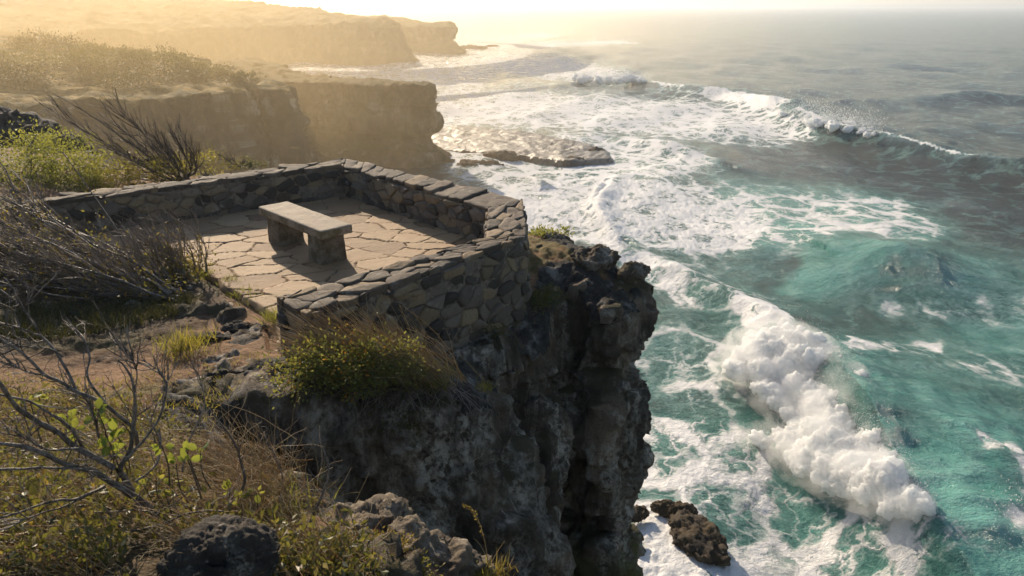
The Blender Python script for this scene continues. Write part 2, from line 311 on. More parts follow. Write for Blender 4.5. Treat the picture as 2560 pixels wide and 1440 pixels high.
# ================================================================== terrace
def terrace():
    xs = np.arange(-6.6, .3, .016); ys = np.arange(5.6, 12.2, .016); X, Y = np.meshgrid(xs, ys); x, y = X.ravel(), Y.ravel()
    ok = poly_sd(x, y, TERR) < .25
    seeds = []
    for u0 in np.arange(-7, 8, .50):
        for v0 in np.arange(-7, 8, .34): seeds.append((u0+.25*(int(round(v0/.34)) % 2)+random.uniform(-.2, .2), v0+random.uniform(-.14, .14)))
    seeds = np.array(seeds); ca, sa = math.cos(R(8)), math.sin(R(8)); cx, cy = -2.9, 9.
    seeds = seeds[(np.abs(seeds[:, 0]) < 4.6) & (np.abs(seeds[:, 1]) < 4)]
    P0 = np.stack([x, y, 0*x], 1).astype(np.float32)
    n1, n2 = noise(P0*2.2, 81), noise(P0*2.2, 82); m1, m2 = noise(P0*7, 83), noise(P0*7, 84)
    u = ((x-cx)*ca+(y-cy)*sa+.08*n1+.03*m1).astype(np.float32); v = (-(x-cx)*sa+(y-cy)*ca+.08*n2+.03*m2).astype(np.float32)
    d1 = np.full(len(x), 9., np.float32); d2 = d1.copy(); idx = np.zeros(len(x), np.int32)
    for i, (su, sv) in enumerate(seeds):
        w_ = np.nonzero((np.abs(u-su) < .9) & (np.abs(v-sv) < .65) & ok)[0]
        d = np.hypot((u[w_]-su)*.72, v[w_]-sv); o1 = d1[w_]; a = d < o1
        d2[w_] = np.where(a, o1, np.minimum(d2[w_], d)); idx[w_] = np.where(a, i, idx[w_]); d1[w_] = np.where(a, d, o1)
    gap = d2-d1; rr = rng.random(len(seeds)); tl = rng.normal(0, .014, (len(seeds), 2))
    wid = .006+.006*noise(P0*1.7, 86)
    jt = 1-sstep(wid*.4, np.maximum(wid, .004)*1.7, gap)
    jt = jt*sstep(-.5, -.05, noise(P0*1.3, 87)+.35)
    z = .008*rr[idx]+tl[idx, 0]*(u-seeds[idx, 0])+tl[idx, 1]*(v-seeds[idx, 1])+.006*fbm(P0*5, 4, 85)+.002*noise(P0*40, 88)-.03*jt
    sd = poly_sd(x, y, TERR)+.035*noise(P0*4, 89)
    z = np.where(sd > 0, z-.25*np.clip(sd*8, 0, 1), z)
    F = grid_faces(len(ys), len(xs)); F = F[(sd < .04)[F].all(1)]
    used = np.unique(F); re = np.full(len(x), -1); re[used] = np.arange(len(used))
    m = M('worn_flagstone'); p = m.pos(); n = m.noise(p, 1.6, 7, .6); nn = m.noise(p, 14, 7, .7); nf = m.noise(p, 90, 3, .7)
    c = m.mix(m.attr('tone'), (.175,.105,.052), (.37,.255,.145)); c = m.mix(m.ramp(n, .42, .68, 0, .7), c, (.28,.165,.08))
    c = m.mix(m.ramp(nn, .55, .75, 0, .6), c, (.17,.135,.10)); c = m.mix(m.ramp(m.noise(p, 2.1, 6, .7), .56, .7, 0, .55), c, (.20,.15,.06))
    c = m.mix(m.attr('joint'), c, (.035,.026,.018))
    mat = m.done(m.bsdf(c, .8, m.bump(m.math('ADD', nn, m.math('MULTIPLY', nf, .4)), .012, .9)))
    o = mesh('terrace_paving', np.stack([x, y, z], 1)[used], re[F], mat, None, {'tone': rr[idx][used], 'joint': jt[used]}); tag(o, kind='structure')
terrace()
# ================================================================== far headlands
def headland_mat(name, face, dark, pale, top, top2, sc):
    m = M(name); p = m.pos(); n = m.noise(m.scale(p, (1, 1, .35)), .5*sc, 8, .62, .3); nb = m.noise(m.scale(p, (.25, .25, 2.2)), .35*sc, 6, .6); nf = m.noise(p, 3.*sc, 6, .7)
    c = m.mix(m.ramp(n, .36, .62), dark, face); c = m.mix(m.math('MULTIPLY', m.ramp(n, .5, .66), m.ramp(nb, .45, .6)), c, pale); c = m.mix(m.ramp(nf, .5, .75, 0, .7), c, dark)
    up = m.n('SeparateXYZ', {0: m.n('NewGeometry').outputs['Normal']}).outputs[2]
    g = m.mix(m.ramp(m.noise(p, .35*sc, 7, .65), .42, .6), top, top2); g = m.mix(m.ramp(m.noise(p, 1.6*sc, 6, .7), .5, .68), g, (.03,.035,.012))
    c = m.mix(m.ramp(m.math('ADD', up, m.math('MULTIPLY', m.math('SUBTRACT', nf, .5), .5)), .55, .8), c, g)
    return m.done(m.bsdf(c, .92, m.bump(m.math('ADD', nf, m.noise(p, 9*sc, 4, .7)), .35/sc, .8)))
def headland(outline, interior, levels, vox, amp, mat, strata=.0, gully=.8):
    V, F = voxel([solid(outline, interior, levels)], vox); V = relax(V, F, 2); N = normals(V, F); s = 1/amp
    face = sstep(.8, .3, np.abs(N[:, 2]))
    d = amp*(.5*fbm(V*[.28*s, .28*s, .12*s], 3, 101, mode=1)+.55*fbm(V*[.8*s, .8*s, .45*s], 4, 111, mode=2)+.22*fbm(V*[2.4*s]*1, 3, 121, mode=2))
    d = d*np.where(face > .4, 1, .55)+strata*face*noise(V*[.06, .06, 1.15], 131)
    w_ = V+1.2*np.stack([noise(V*.3*s, 51), noise(V*.3*s, 52), noise(V*.3*s, 53)], 1); d = d+face*amp*(.9*facets(w_*[.30*s, .30*s, .2*s], 1)+.4*facets(w_*[.9*s, .9*s, .7*s], 2))
    d = d+face*gully*amp*fbm(V*[.22*s, .22*s, .05*s], 3, 141, mode=1)
    V = V+N*d[:, None]; up = sstep(.45, .8, N[:, 2]); V[:, 2] += up*amp*(1.5*fbm(V*[.045, .045, 0], 3, 151)+.55*fbm(V*[.35*s, .35*s, 0], 4, 152, mode=2))
    o = mesh('headland', V, F, mat); return tag(o, kind='structure')
m1 = headland_mat('weathered_headland', (.13,.092,.055), (.04,.03,.018), (.46,.41,.34), (.07,.07,.022), (.40,.28,.11), 1.)
m2 = headland_mat('layered_headland', (.26,.19,.12), (.075,.055,.035), (.52,.44,.34), (.10,.085,.03), (.16,.11,.04), .8)
m3 = headland_mat('distant_headland', (.16,.115,.07), (.06,.045,.03), (.26,.21,.16), (.10,.09,.03), (.2,.15,.06), .4)
f = lambda *a: [tuple(un(x, y, z)) for x, y, z in a]; g = lambda *a: [tuple(uy(x, y, Y)) for x, y, Y in a]
H1 = f((-700,350,-4.6),(-250,310,-4.6),(0,290,-4.6),(150,270,-4.6),(300,254,-4.6),(440,242,-4.6),(560,228,-4.6),(650,212,-4.7),(700,225,-4.9))+g((690,205,80),(640,192,84),(600,172,88),(540,152,92),(420,135,95),(200,112,97),(0,86,97),(-300,60,100),(-800,50,100))
headland(H1, f((50,235,-4.4),(200,220,-4.3),(350,210,-4.3),(500,205,-4.4))+g((0,160,76),(200,165,78),(400,175,80),(-300,150,76)), [(-6,.3),(-9,1.1),(-12,2.),(-15.8,3.6)], .42, 1.0, m1)
H2 = f((1083,216,-6.1),(1000,216,-6.1),(900,208,-6.),(780,201,-6.),(690,196,-5.9),(600,190,-5.8),(450,188,-5.7))+g((400,160,135),(540,149,128),(640,152,122),(700,163,116),(760,182,108),(880,191,101),(1000,205,95),(1070,211,91.5))
headland(H2, [], [(-7.1,.0),(-8.3,-.3),(-9.4,.4),(-10.4,.6),(-11.5,.2),(-12.3,-.8),(-13.2,.1),(-14.2,1.5),(-16,2.6)], .36, .75, m2, .55)
H4 = g((985,62,250),(900,58,252),(760,60,255),(600,68,250),(450,74,240),(300,80,230),(-100,90,205),(-600,110,200),(-900,-60,430),(0,-75,450),(300,-40,440),(550,0,400),(640,9,380),(800,28,330),(900,41,300),(965,48,270))
headland(H4, g((500,40,300),(700,45,290),(200,30,320),(-200,40,300)), [(-6,1.),(-9,2.),(-12,3.6),(-16,6.)], 1.0, 2.0, m3)
H3 = g((1130,63,305),(1050,63,308),(960,62,312),(800,60,320),(700,55,330),(700,35,365),(800,35,362),(960,44,352),(1040,51,340),(1126,57,322))
headland(H3, [], [(-6.5,.3),(-9,-.8),(-11,-1.2),(-13,2.2),(-16,5.)], .9, 1.6, m3)
# ================================================================== sea
WAVES = [  # crest in photo points (seen at the crest level), heights, front width, back width, lean
 ([(1900,760),(1960,815),(2060,880),(2150,970),(2225,1080),(2310,1200),(2400,1320),(2490,1470)], [.1,.7,1.5,1.9,2.2,2.4,2.4,2.], 2.0, 6.5, .3),
 ([(1940,668),(2030,655),(2130,640),(2240,646),(2360,658),(2560,668),(2900,690)], [.0,.8,1.5,.8,.25,.15,.1], 4.5, 5.5, .1),
 ([(1440,180),(1560,196),(1700,222),(1830,232),(1950,262),(2080,302),(2220,326),(2330,358),(2420,384),(2560,414),(2800,460)], [.15,.5,.7,1.2,1.8,2.2,2.4,2.1,1.8,1.6,1.4], 3.2, 9., .3),
 ([(1540,440),(1490,510),(1530,570),(1570,640)], [.3,.8,.8,.2], .8, 1.4, .0),
 ([(1620,630),(1740,676),(1850,730),(1930,800)], [.3,1.1,1.2,.6], 1.2, 2., .1),
 ([(1560,345),(1680,362),(1800,405)], [.4,1.1,.4], 1.6, 3., .1),
 ([(1050,150),(1250,165),(1400,160)], [.05,.1,.05], 2.5, 5., .1),
 ([(2200,250),(2400,232),(2560,236)], [.4,1.2,1.0], 4, 9., .1),
]
def wave_crest(w):
    hs = w[1]; return np.array([un(x, y, SEA+h*.9)[:2] for (x, y), h in zip(w[0], hs)]), np.array(hs)
rows = np.r_[np.array([11.2, 12, 13, 14.2, 15.5, 17, 18.8]), np.arange(21, 120, 2.2), np.arange(120, 1500, 2.9), np.arange(1500, 2300, 12)]
cols = np.r_[np.arange(-1500, 900, 26), np.arange(900, 2640, 3.0), np.arange(2640, 3900, 16)]
PX, PY = np.meshgrid(cols, rows); px, py = PX.ravel(), PY.ravel()
vv = (720-py)/FPX; dy = CP+vv*SP; dz = -SP+vv*CP; t = (SEA-CH)/dz
sx, sy = (px-1280)/FPX*t, dy*t
P0 = np.stack([sx, sy, 0*sx], 1).astype(np.float32); dist = np.hypot(sx, sy); step = 3*dist/FPX*np.maximum(1, dist/18*.6)
# turn photo points to sea patches with ragged edges
wsc = 260/np.clip(dist, 15, 400)*8
wx = px+wsc*.55*fbm(P0*.16, 4, 201)*4; wy = py+wsc*.22*fbm(P0*.16, 4, 202)*4
def patch(poly, soft): return 1-sstep(-soft, soft, poly_sd(wx, wy, poly))
foam = np.zeros(len(px), np.float32); turq = np.zeros(len(px), np.float32)
def addf(poly, val, soft):
    global foam; foam = np.maximum(foam, (val-.07*(val < .9))*patch(poly, soft))
def addt(poly, val, soft):
    global turq; turq = np.maximum(turq, val*patch(poly, soft))
addf([(600,150),(1130,120),(1420,70),(1300,100),(1560,200),(1500,215),(1250,190),(1200,250),(700,420)], .62, 40)
addf([(1130,95),(1330,80),(1420,88),(1290,105),(1560,100),(1600,108),(1400,118),(1140,125)], .9, 7)
addf([(1150,140),(1400,135),(1620,192),(1500,205),(1350,205),(1240,180)], .74, 18)
addf([(1050,250),(1300,215),(1540,240),(1700,240),(1850,265),(2060,330),(1960,355),(1750,350),(1600,345),(1300,320),(1100,330)], .80, 34)
addf([(1090,330),(1400,320),(1600,345),(1760,390),(1800,430),(1640,480),(1480,450),(1250,470),(1100,430)], .70, 30)
addf([(1200,440),(1480,420),(1700,455),(1900,480),(1950,560),(1850,640),(1700,640),(1500,620),(1300,600)], .84, 45)
addf([(1470,430),(1540,430),(1530,520),(1590,640),(1530,640),(1470,520)], 1., 16)
addf([(1850,460),(2250,490),(2390,580),(2300,625),(2120,600),(1950,640),(1850,620)], .56, 30)
addf([(1550,600),(1700,620),(1900,700),(1960,780),(1850,830),(1650,760),(1560,700)], .50, 40)
addf([(1560,640),(1680,640),(1760,690),(1700,740),(1580,700)], .72, 25)
addf([(1560,850),(1800,800),(1900,980),(1850,1060),(1600,1000)], .48, 50)
addf([(1560,1020),(1850,1040),(1900,1180),(2080,1240),(1900,1330),(1640,1230),(1560,1180)], .64, 45)
addf([(1550,1200),(1820,1230),(1860,1480),(1500,1480)], .83, 45)
addf([(1800,1260),(2100,1240),(2350,1330),(2450,1500),(1800,1500)], .58, 50)
addf([(2080,870),(2350,855),(2330,890),(2150,925)], .62, 30)
addf([(2200,745),(2560,750),(2700,790),(2560,800),(2250,790)], .40, 22)
addf([(2250,900),(2700,860),(2700,1000),(2300,960)], .44, 40)
addf([(2460,1260),(2700,1200),(2700,1500),(2480,1440)], .66, 35)
addf([(2400,1180),(2560,1230),(2560,1260),(2390,1260)], .75, 18)
addt([(1780,450),(2200,480),(2400,580),(2330,640),(2120,610),(1900,650),(1800,560)], 1., 40)
addt([(1560,560),(1900,600),(1950,700),(2120,640),(2320,720),(2250,780),(1980,830),(1600,1000),(1500,800)], .5, 60)
addt([(1990,560),(2130,590),(2260,650),(2220,740),(2050,760),(1960,720)], 1., 30)
addt([(2150,590),(2400,620),(2700,690),(2700,770),(2200,770)], .8, 70)
addt([(2060,830),(2300,800),(2420,780),(2600,770),(2900,800),(2900,1600),(1500,1600),(1560,1000),(1900,1000)], .66, 70)
addt([(2220,930),(2340,1010),(2560,1060),(2700,1150),(2560,1260),(2380,1260),(2260,1060)], 1., 45)
addt([(2350,780),(2600,770),(2700,900),(2450,900)], .9, 40)
addt([(1300,380),(1750,370),(1800,430),(1700,460),(1300,560)], .35, 60)
addt([(2320,1290),(2480,1270),(2560,1500),(2330,1500)], .75, 30)
turq *= np.clip(.92+.35*fbm(P0*.22, 4, 203), .4, 1.15)
z = np.zeros(len(px), np.float32); ox = np.zeros_like(z); oy = np.zeros_like(z)
WF = [noise(P0*q, 300+i) for i, q in enumerate((.05, .12, .3, .7))]
# swell and chop: a spread of sines, each dropped where the mesh is too coarse for it
for k in range(56):
    lam = 26*(.02+rng.random()**2.2) if k > 10 else 12+24*rng.random()
    lam = max(lam, .55); th = R(192)+rng.normal(0, .55 if lam > 6 else .9); a = .0046*lam**.92*(.6 if lam < 4 else 1) if lam < 8 else .0065*lam**.8; ph = rng.random()*6.28
    kk = 2*math.pi/lam; arg = kk*(sx*math.cos(th)+sy*math.sin(th))+ph+.9*WF[0 if lam > 12 else 1 if lam > 5 else 2 if lam > 2 else 3]
    fade = sstep(1.6, 4., lam/step); z += a*fade*np.cos(arg); ox -= .75*a*fade*math.cos(th)*np.sin(arg); oy -= .75*a*fade*math.sin(th)*np.sin(arg)
P1 = P0.copy()
calm = 1.
for pts, hs, wf, wb, lean in WAVES:
    w_ = (pts, hs); C, H = wave_crest(w_); C = smooth_line(C, 60)
    d, s, sg = line_d(sx, sy, C); h = np.interp(s, np.linspace(0, 1, len(H)), H)
    h = h*(1+.22*noise(P0*.28, 220)+.10*noise(P0*.9, 221)); d = d+.35*noise(P0*.45, 222)*np.minimum(1, d)
    end = np.minimum(sstep(0, .04, s), 1) if True else 1
    front = sg < 0                 # all crests run so that the shore side is on the right hand
    pr = np.where(front, np.exp(-(d/wf)**2), np.exp(-(d/wb)**1.6)); 
    e0 = np.hypot(sx-C[0, 0], sy-C[0, 1]); 
    zz = h*pr-.16*h*np.exp(-((d-wf*2.1)/(wf*1.4))**2)*front
    nrm = np.gradient(C, axis=0); nrm /= np.linalg.norm(nrm, axis=1)[:, None]; fi = s*(len(C)-1)
    nx = np.interp(fi, np.arange(len(C)), nrm[:, 1]); ny = np.interp(fi, np.arange(len(C)), -nrm[:, 0])
    z += zz; k = lean*h*np.clip(pr, 0, 1)**3; ox += nx*k; oy += ny*k
    turq = np.maximum(turq, np.clip(pr-.25, 0, 1)*np.clip(h/3, 0, 1)*(1.0 if C[0, 1] < 120 else .25))
C, H = wave_crest(WAVES[0]); C = smooth_line(C, 60); d, s, sg = line_d(sx, sy, C); turq = turq+.55*np.exp(-((d-.6)/3.)**2)*(sg > 0)*sstep(.25, .55, s)*(.8+.4*noise(P0*.4, 245))  # crest back painted brighter, as if light came through thin water
fz = sstep(.35, .9, foam); lodn = 1-sstep(60, 160, dist)
z += fz*lodn*(.16*fbm(P0*1.1, 4, 230, mode=2))+lodn*.03*fbm(P0*[1.6, .8, 1], 4, 231, mode=1)
# white crests of the outer wave and the chop
def crest_foam(i, a, b, wf, wb, val):
    global foam
    C, H = wave_crest(WAVES[i]); C = smooth_line(C, 60); d, s, sg = line_d(sx, sy, C)
    m = sstep(a-.02, a+.02, s)*sstep(b+.02, b-.02, s); dd = np.where(sg < 0, d/wf, d/wb)+.5*noise(P0*.5, 240)
    foam = np.maximum(foam, val*m*(1-sstep(.5, 1.2, dd)))
crest_foam(2, .04, .16, 5, 2, .8); crest_foam(2, .40, .62, 5, 1.5, 1.); crest_foam(2, .26, .36, 1.6, .5, .8); crest_foam(2, .64, .9, .5, .35, .66)
crest_foam(4, .05, 1., 1.0, .5, .58); crest_foam(5, .1, .9, 1.5, .8, .8); crest_foam(0, .02, .2, 2.5, .8, .9)
PS = np.stack([sx+ox, sy+oy, SEA+z], 1)
ms = M('sea_water'); p = ms.pos()
wp = ms.n('VectorMath', {0: p, 1: ms.n('VectorMath', {0: ms.n('TexNoise', {'Vector': p, 'Scale': .55, 'Detail': 5., 'Roughness': .6}).outputs[1], 1: (3.2, 3.2, 0)}, operation='MULTIPLY').outputs[0]}, operation='ADD').outputs[0]
wp = ms.scale(wp, (1.25, .8, .35))
def lace(sc, w0):
    v = ms.n('TexVoronoi', {'Vector': wp, 'Scale': sc}, feature='DISTANCE_TO_EDGE').outputs[0]
    return ms.ramp(v, 0., w0, 1., 0.)
lc = ms.math('MAXIMUM', lace(.26, .26), ms.math('MULTIPLY', lace(.75, .24), .8)); lc = ms.math('MAXIMUM', lc, ms.math('MULTIPLY', lace(2.1, .22), .55))
nz = ms.noise(ms.scale(p, (1, 1, .3)), .5, 9, .66, .3); nz2 = ms.noise(p, 2.6, 7, .7, .5)
fv = ms.math('ADD', ms.attr('foam'), ms.math('MULTIPLY', ms.math('SUBTRACT', lc, .5), .72))
fv = ms.math('ADD', fv, ms.math('MULTIPLY', ms.math('SUBTRACT', nz, .5), 1.0)); fv = ms.math('ADD', fv, ms.math('MULTIPLY', ms.math('SUBTRACT', nz2, .5), .34))
ff = ms.ramp(fv, .50, .86)
deep = ms.mix(ms.ramp(nz, .3, .7), (.014,.029,.037), (.026,.046,.056))
tcol = ms.mix(ms.ramp(nz, .3, .68), (.075,.30,.265), (.17,.43,.385))
tcol = ms.mix(ms.ramp(ms.attr('turq'), .85, 1.5), tcol, (.27,.62,.56)); wc = ms.mix(ms.attr('turq'), deep, tcol)  # palest turquoise imitates light glowing through the crest
wc = ms.mix(ms.ramp(fv, .15, .62, 0, .5), wc, (.24,.46,.43))
rp = ms.math('ADD', ms.math('MULTIPLY', ms.noise(ms.scale(p, (1., .6, 1)), 1.1, 8, .62, .4), 1.), ms.math('MULTIPLY', ms.noise(ms.scale(p, (1., .55, 1)), 4.2, 5, .6, .3), .4))
wnrm = ms.bump(rp, .27, 1.); fn = ms.bump(ms.math('ADD', nz2, ms.math('MULTIPLY', ff, .5)), .16, 1.)
wnrm = ms.bump(ms.noise(ms.scale(p, (.55, 1., 1)), .16, 10, .74, .3), 2.6, .9, wnrm)
water = ms.bsdf(wc, .16, wnrm, IOR=1.33); fo = ms.bsdf((.70,.70,.70), .9, fn)
sh = ms.n('MixShader', {0: ff, 1: water, 2: fo}).outputs[0]
sea = mesh('sea_water', PS, grid_faces(len(rows), len(cols)), ms.done(sh), None, {'foam': foam, 'turq': turq}); tag(sea, kind='structure')
# ================================================================== wall and bench
def clip_poly(P, a, b, c):          # keep a*x+b*y<=c
    out = []
    for i in range(len(P)):
        p, q = P[i], P[(i+1) % len(P)]; dp, dq = a*p[0]+b*p[1]-c, a*q[0]+b*q[1]-c
        if dp <= 0: out.append(p)
        if dp*dq < 0: t = dp/(dp-dq); out.append((p[0]+(q[0]-p[0])*t, p[1]+(q[1]-p[1])*t))
    return out
def cells(L, H, cu, cv, ax, jit=.42):
    """irregular stones over a strip L by H"""
    nr = max(1, round(H/cv)); sd = []
    for r in range(-1, nr+1):
        m = max(2, round(L/cu*random.uniform(.8, 1.2)))
        for k in range(-1, m+1): sd.append(((k+.5+random.uniform(-jit, jit)+.5*(r % 2))*L/m, (r+.5+random.uniform(-jit, jit)*.8)*H/nr))
    out = []
    for i, (x, y) in enumerate(sd):
        P = [(0, 0), (L, 0), (L, H), (0, H)]
        for j, (a, b) in sorted(enumerate(sd), key=lambda q: ((q[1][0]-x)*ax)**2+(q[1][1]-y)**2)[1:18]:
            nx, ny = (a-x)*ax*ax, b-y; P = clip_poly(P, nx, ny, nx*(a+x)/2+ny*(b+y)/2)
            if len(P) < 3: break
        if len(P) >= 3:
            A = abs(sum(P[k][0]*P[(k+1) % len(P)][1]-P[(k+1) % len(P)][0]*P[k][1] for k in range(len(P)))/2)
            if A > .0012: out.append(np.array(P))
    return out
def round_poly(P, gap, n=2, seed=0):
    c = P.mean(0); r = np.linalg.norm(P-c, axis=1).mean()
    q = []
    for i in range(len(P)):          # subdivide, then cut corners
        a, b = P[i], P[(i+1) % len(P)]; k = max(1, int(np.linalg.norm(b-a)/.09)); q += [a+(b-a)*j/k for j in range(k)]
    P = c+(np.array(q)-c)*max(.5, 1-gap/r)
    for _ in range(n): P = np.concatenate([[.75*P[i]+.25*P[(i+1) % len(P)], .25*P[i]+.75*P[(i+1) % len(P)]] for i in range(len(P))])
    return P
def stone_rings(P, prof, jit):
    """closed stone from a cell: prof = (scale, height) from its rim to its middle"""
    c = P.mean(0); n = len(P); V, F = [], []
    for sc, h in prof: V += [(*(c+(p-c)*sc), h) for p in P]
    V.append((*c, prof[-1][1])); V = np.array(V)
    for k in range(len(prof)-1):
        for i in range(n): j = (i+1) % n; F.append((k*n+i, k*n+j, k*n+n+j, k*n+n+i))
    T = [(len(V)-1, (len(prof)-1)*n+i, (len(prof)-1)*n+(i+1) % n) for i in range(n)]
    V[:, 2] += jit[0]*(V[:, 0]-c[0])+jit[1]*(V[:, 1]-c[1])
    return V, np.array(F), np.array(T)
def facing(pieces_cells, mapf, kind):
    V, Q, T, tone, hue = [], [], [], [], []; b = 0
    for P in pieces_cells:
        if kind == 'face':
            o = random.uniform(.0, .046); v, q, t_ = stone_rings(round_poly(P, .005+random.random()*.009, 1), [(1.0, -.05), (.985, o*.35), (.92, o*.8), (.72, o), (.4, o*1.05)], (random.gauss(0, .12), random.gauss(0, .14)))
        else:
            o = random.uniform(-.018, .018); v, q, t_ = stone_rings(round_poly(P, .006, 1), [(.96, -.055), (1.0, -.04), (1.0, o-.012), (.965, o), (.7, o+.003), (.35, o+.003)], (random.gauss(0, .05), random.gauss(0, .05)))
        V.append(v); Q.append(q+b); T.append(t_+b); b += len(v); tone.append(np.full(len(v), random.random())); hue.append(np.full(len(v), random.random()))
    V = mapf(np.concatenate(V)); V = V+.015*np.stack([noise(V*9, 1), noise(V*9, 2), noise(V*9, 3)], 1)+.004*np.stack([noise(V*31, 4), noise(V*31, 5), noise(V*31, 6)], 1)
    return V, [np.concatenate(Q), np.concatenate(T)], np.concatenate(tone), np.concatenate(hue)
def stone_mat(name, dark, mid, warm, pale, lo=.56):
    m = M(name); p = m.pos(); n = m.noise(p, 4, 7, .65); n2 = m.noise(p, 19, 7, .7); n3 = m.noise(p, 75, 4, .7)
    c = m.mix(m.ramp(m.attr('tone'), .25, .95), dark, mid); c = m.mix(m.ramp(m.attr('hue'), .62, .9, 0, .9), c, warm)
    c = m.mix(m.math('MULTIPLY', m.ramp(n, lo, lo+.14), m.ramp(n2, .42, .6)), c, pale); c = m.mix(m.ramp(n2, .5, .72, 0, .65), c, (.02,.017,.014))
    return m.done(m.bsdf(c, .86, m.bump(m.math('ADD', n2, m.math('MULTIPLY', n3, .5)), .016, 1.)))
def build_wall():
    inn = [un(*p) for p in ((10,519,.5),(857,413,.5),(1222,518,.5),(1216,594,.5),(690,745,.5))]
    out = [un(*p) for p in ((10,505,.5),(866,396,.5),(1304,497,.5),(1316,586,.5),(768,788,.5))]
    ms_ = stone_mat('rubble_stone', (.04,.033,.027), (.16,.128,.10), (.25,.18,.105), (.38,.34,.29))
    mc = stone_mat('coping_stone', (.06,.046,.034), (.145,.11,.08), (.22,.155,.09), (.26,.235,.20), .53)
    mm = M('lime_mortar'); mmat = mm.done(mm.bsdf(mm.mix(mm.ramp(mm.noise(mm.pos(), 14, 6, .7), .35, .65), (.08,.062,.045), (.24,.195,.15)), .95, mm.bump(mm.noise(mm.pos(), 40, 5, .7), .02)))
    root = empty('stone_wall', (-.2, 8, 0), 'low rubble stone wall with flat coping, bent round the paved lookout terrace', 'wall')
    TOP = .445
    cV, cF = [], []; fV = []; pV = []
    for k in range(4):
        a, b, c, d = inn[k], inn[k+1], out[k+1], out[k]
        base = len(cV); e = .02
        ctr = (a+b+c+d)/4
        for q in (a, b, c, d): cV.append((*(q[:2]), TOP))
        for q in (a, b, c, d): cV.append((*(q[:2]), -.75))
        cF += [(base, base+1, base+2, base+3)]+[(base+i, base+4+i, base+4+(i+1) % 4, base+(i+1) % 4) for i in range(4)]
        # facing stones inside and outside
        for (p, q, lowz, sgn) in ((a, b, -.06, 1), (d, c, -.62, -1)):
            ex = q-p; L = np.linalg.norm(ex); ex /= L; nr = np.array([ex[1], -ex[0], 0])*sgn
            if np.dot(nr, p-ctr) < 0: nr = -nr
            cs = cells(L, TOP-lowz, .235, .135, .62, .52)
            fV.append(facing(cs, lambda v, p=p, ex=ex, nr=nr, lowz=lowz: np.array([p[0], p[1], lowz])+v[:, :1]*ex+v[:, 1:2]*np.array([0, 0, 1])+v[:, 2:]*nr, 'face'))
        if k == 3:
            ex = c-b; L = np.linalg.norm(ex); ex /= L; nr = np.array([-ex[1], ex[0], 0]); nr = nr if np.dot(nr, b-ctr) > 0 else -nr
            fV.append(facing(cells(L, TOP+.4, .33, .19, .7), lambda v: np.array([b[0], b[1], -.4])+v[:, :1]*ex+v[:, 1:2]*np.array([0, 0, 1])+v[:, 2:]*nr, 'face'))
        L = (np.linalg.norm(b-a)+np.linalg.norm(c-d))/2; W_ = (np.linalg.norm(d-a)+np.linalg.norm(c-b))/2
        if k == 1:
            us = [0.]
            while us[-1] < L-.3: us.append(us[-1]+random.uniform(.17, .36))
            us[-1] = L; cs = []
            sk = [random.uniform(-.05, .05) for _ in us]; sk[0] = sk[-1] = 0
            for i in range(len(us)-1): cs.append(np.array([(us[i]+sk[i], 0), (us[i+1]+sk[i+1], 0), (us[i+1]-sk[i+1], W_), (us[i]-sk[i], W_)]))
        else: cs = cells(L, W_, .33 if k else .45, .19, .7, .5)
        def bil(v, a=a, b=b, c=c, d=d, L=L, W_=W_):
            s_ = (v[:, :1]/L); t_ = v[:, 1:2]/W_; t_ = t_*1.05-.025
            return (a*(1-s_)+b*s_)*(1-t_)+(d*(1-s_)+c*s_)*t_+v[:, 2:]*np.array([0, 0, 1.])
        pV.append(facing(cs, bil, 'cope'))
    me = mesh('mortar_core', cV, np.array(cF), mmat, root, smooth=False)
    def merge(lst, name, mat):
        V, Q, T, a, h, b = [], [], [], [], [], 0
        for v, (q, t_), tn, hu in lst: V.append(v); Q.append(q+b); T.append(t_+b); a.append(tn); h.append(hu); b += len(v)
        return mesh(name, np.concatenate(V), [np.concatenate(Q), np.concatenate(T)], mat, root, {'tone': np.concatenate(a), 'hue': np.concatenate(h)})
    merge(fV, 'facing_stones', ms_); merge(pV, 'coping', mc)
build_wall()
def rough_block(cx, cy, z0, z1, hx, hy, ang, taper, vox, amp, seed):
    c, s = math.cos(ang), math.sin(ang); V = []
    for z, k in ((z0, 1+taper), (z1, 1.)):
        for a, b in ((-1,-1),(1,-1),(1,1),(-1,1)): x, y = a*hx*k, b*hy*k; V.append((cx+c*x-s*y, cy+s*x+c*y, z))
    F = [(0,3,2,1),(4,5,6,7)]+[(i, (i+1) % 4, (i+1) % 4+4, i+4) for i in range(4)]
    V, F = voxel([(V, F)], vox); V = relax(V, F, 2); N = normals(V, F)
    return V+N*(amp*fbm(V*7, 4, seed)+amp*.5*fbm(V*28, 3, seed+5))[:, None], F
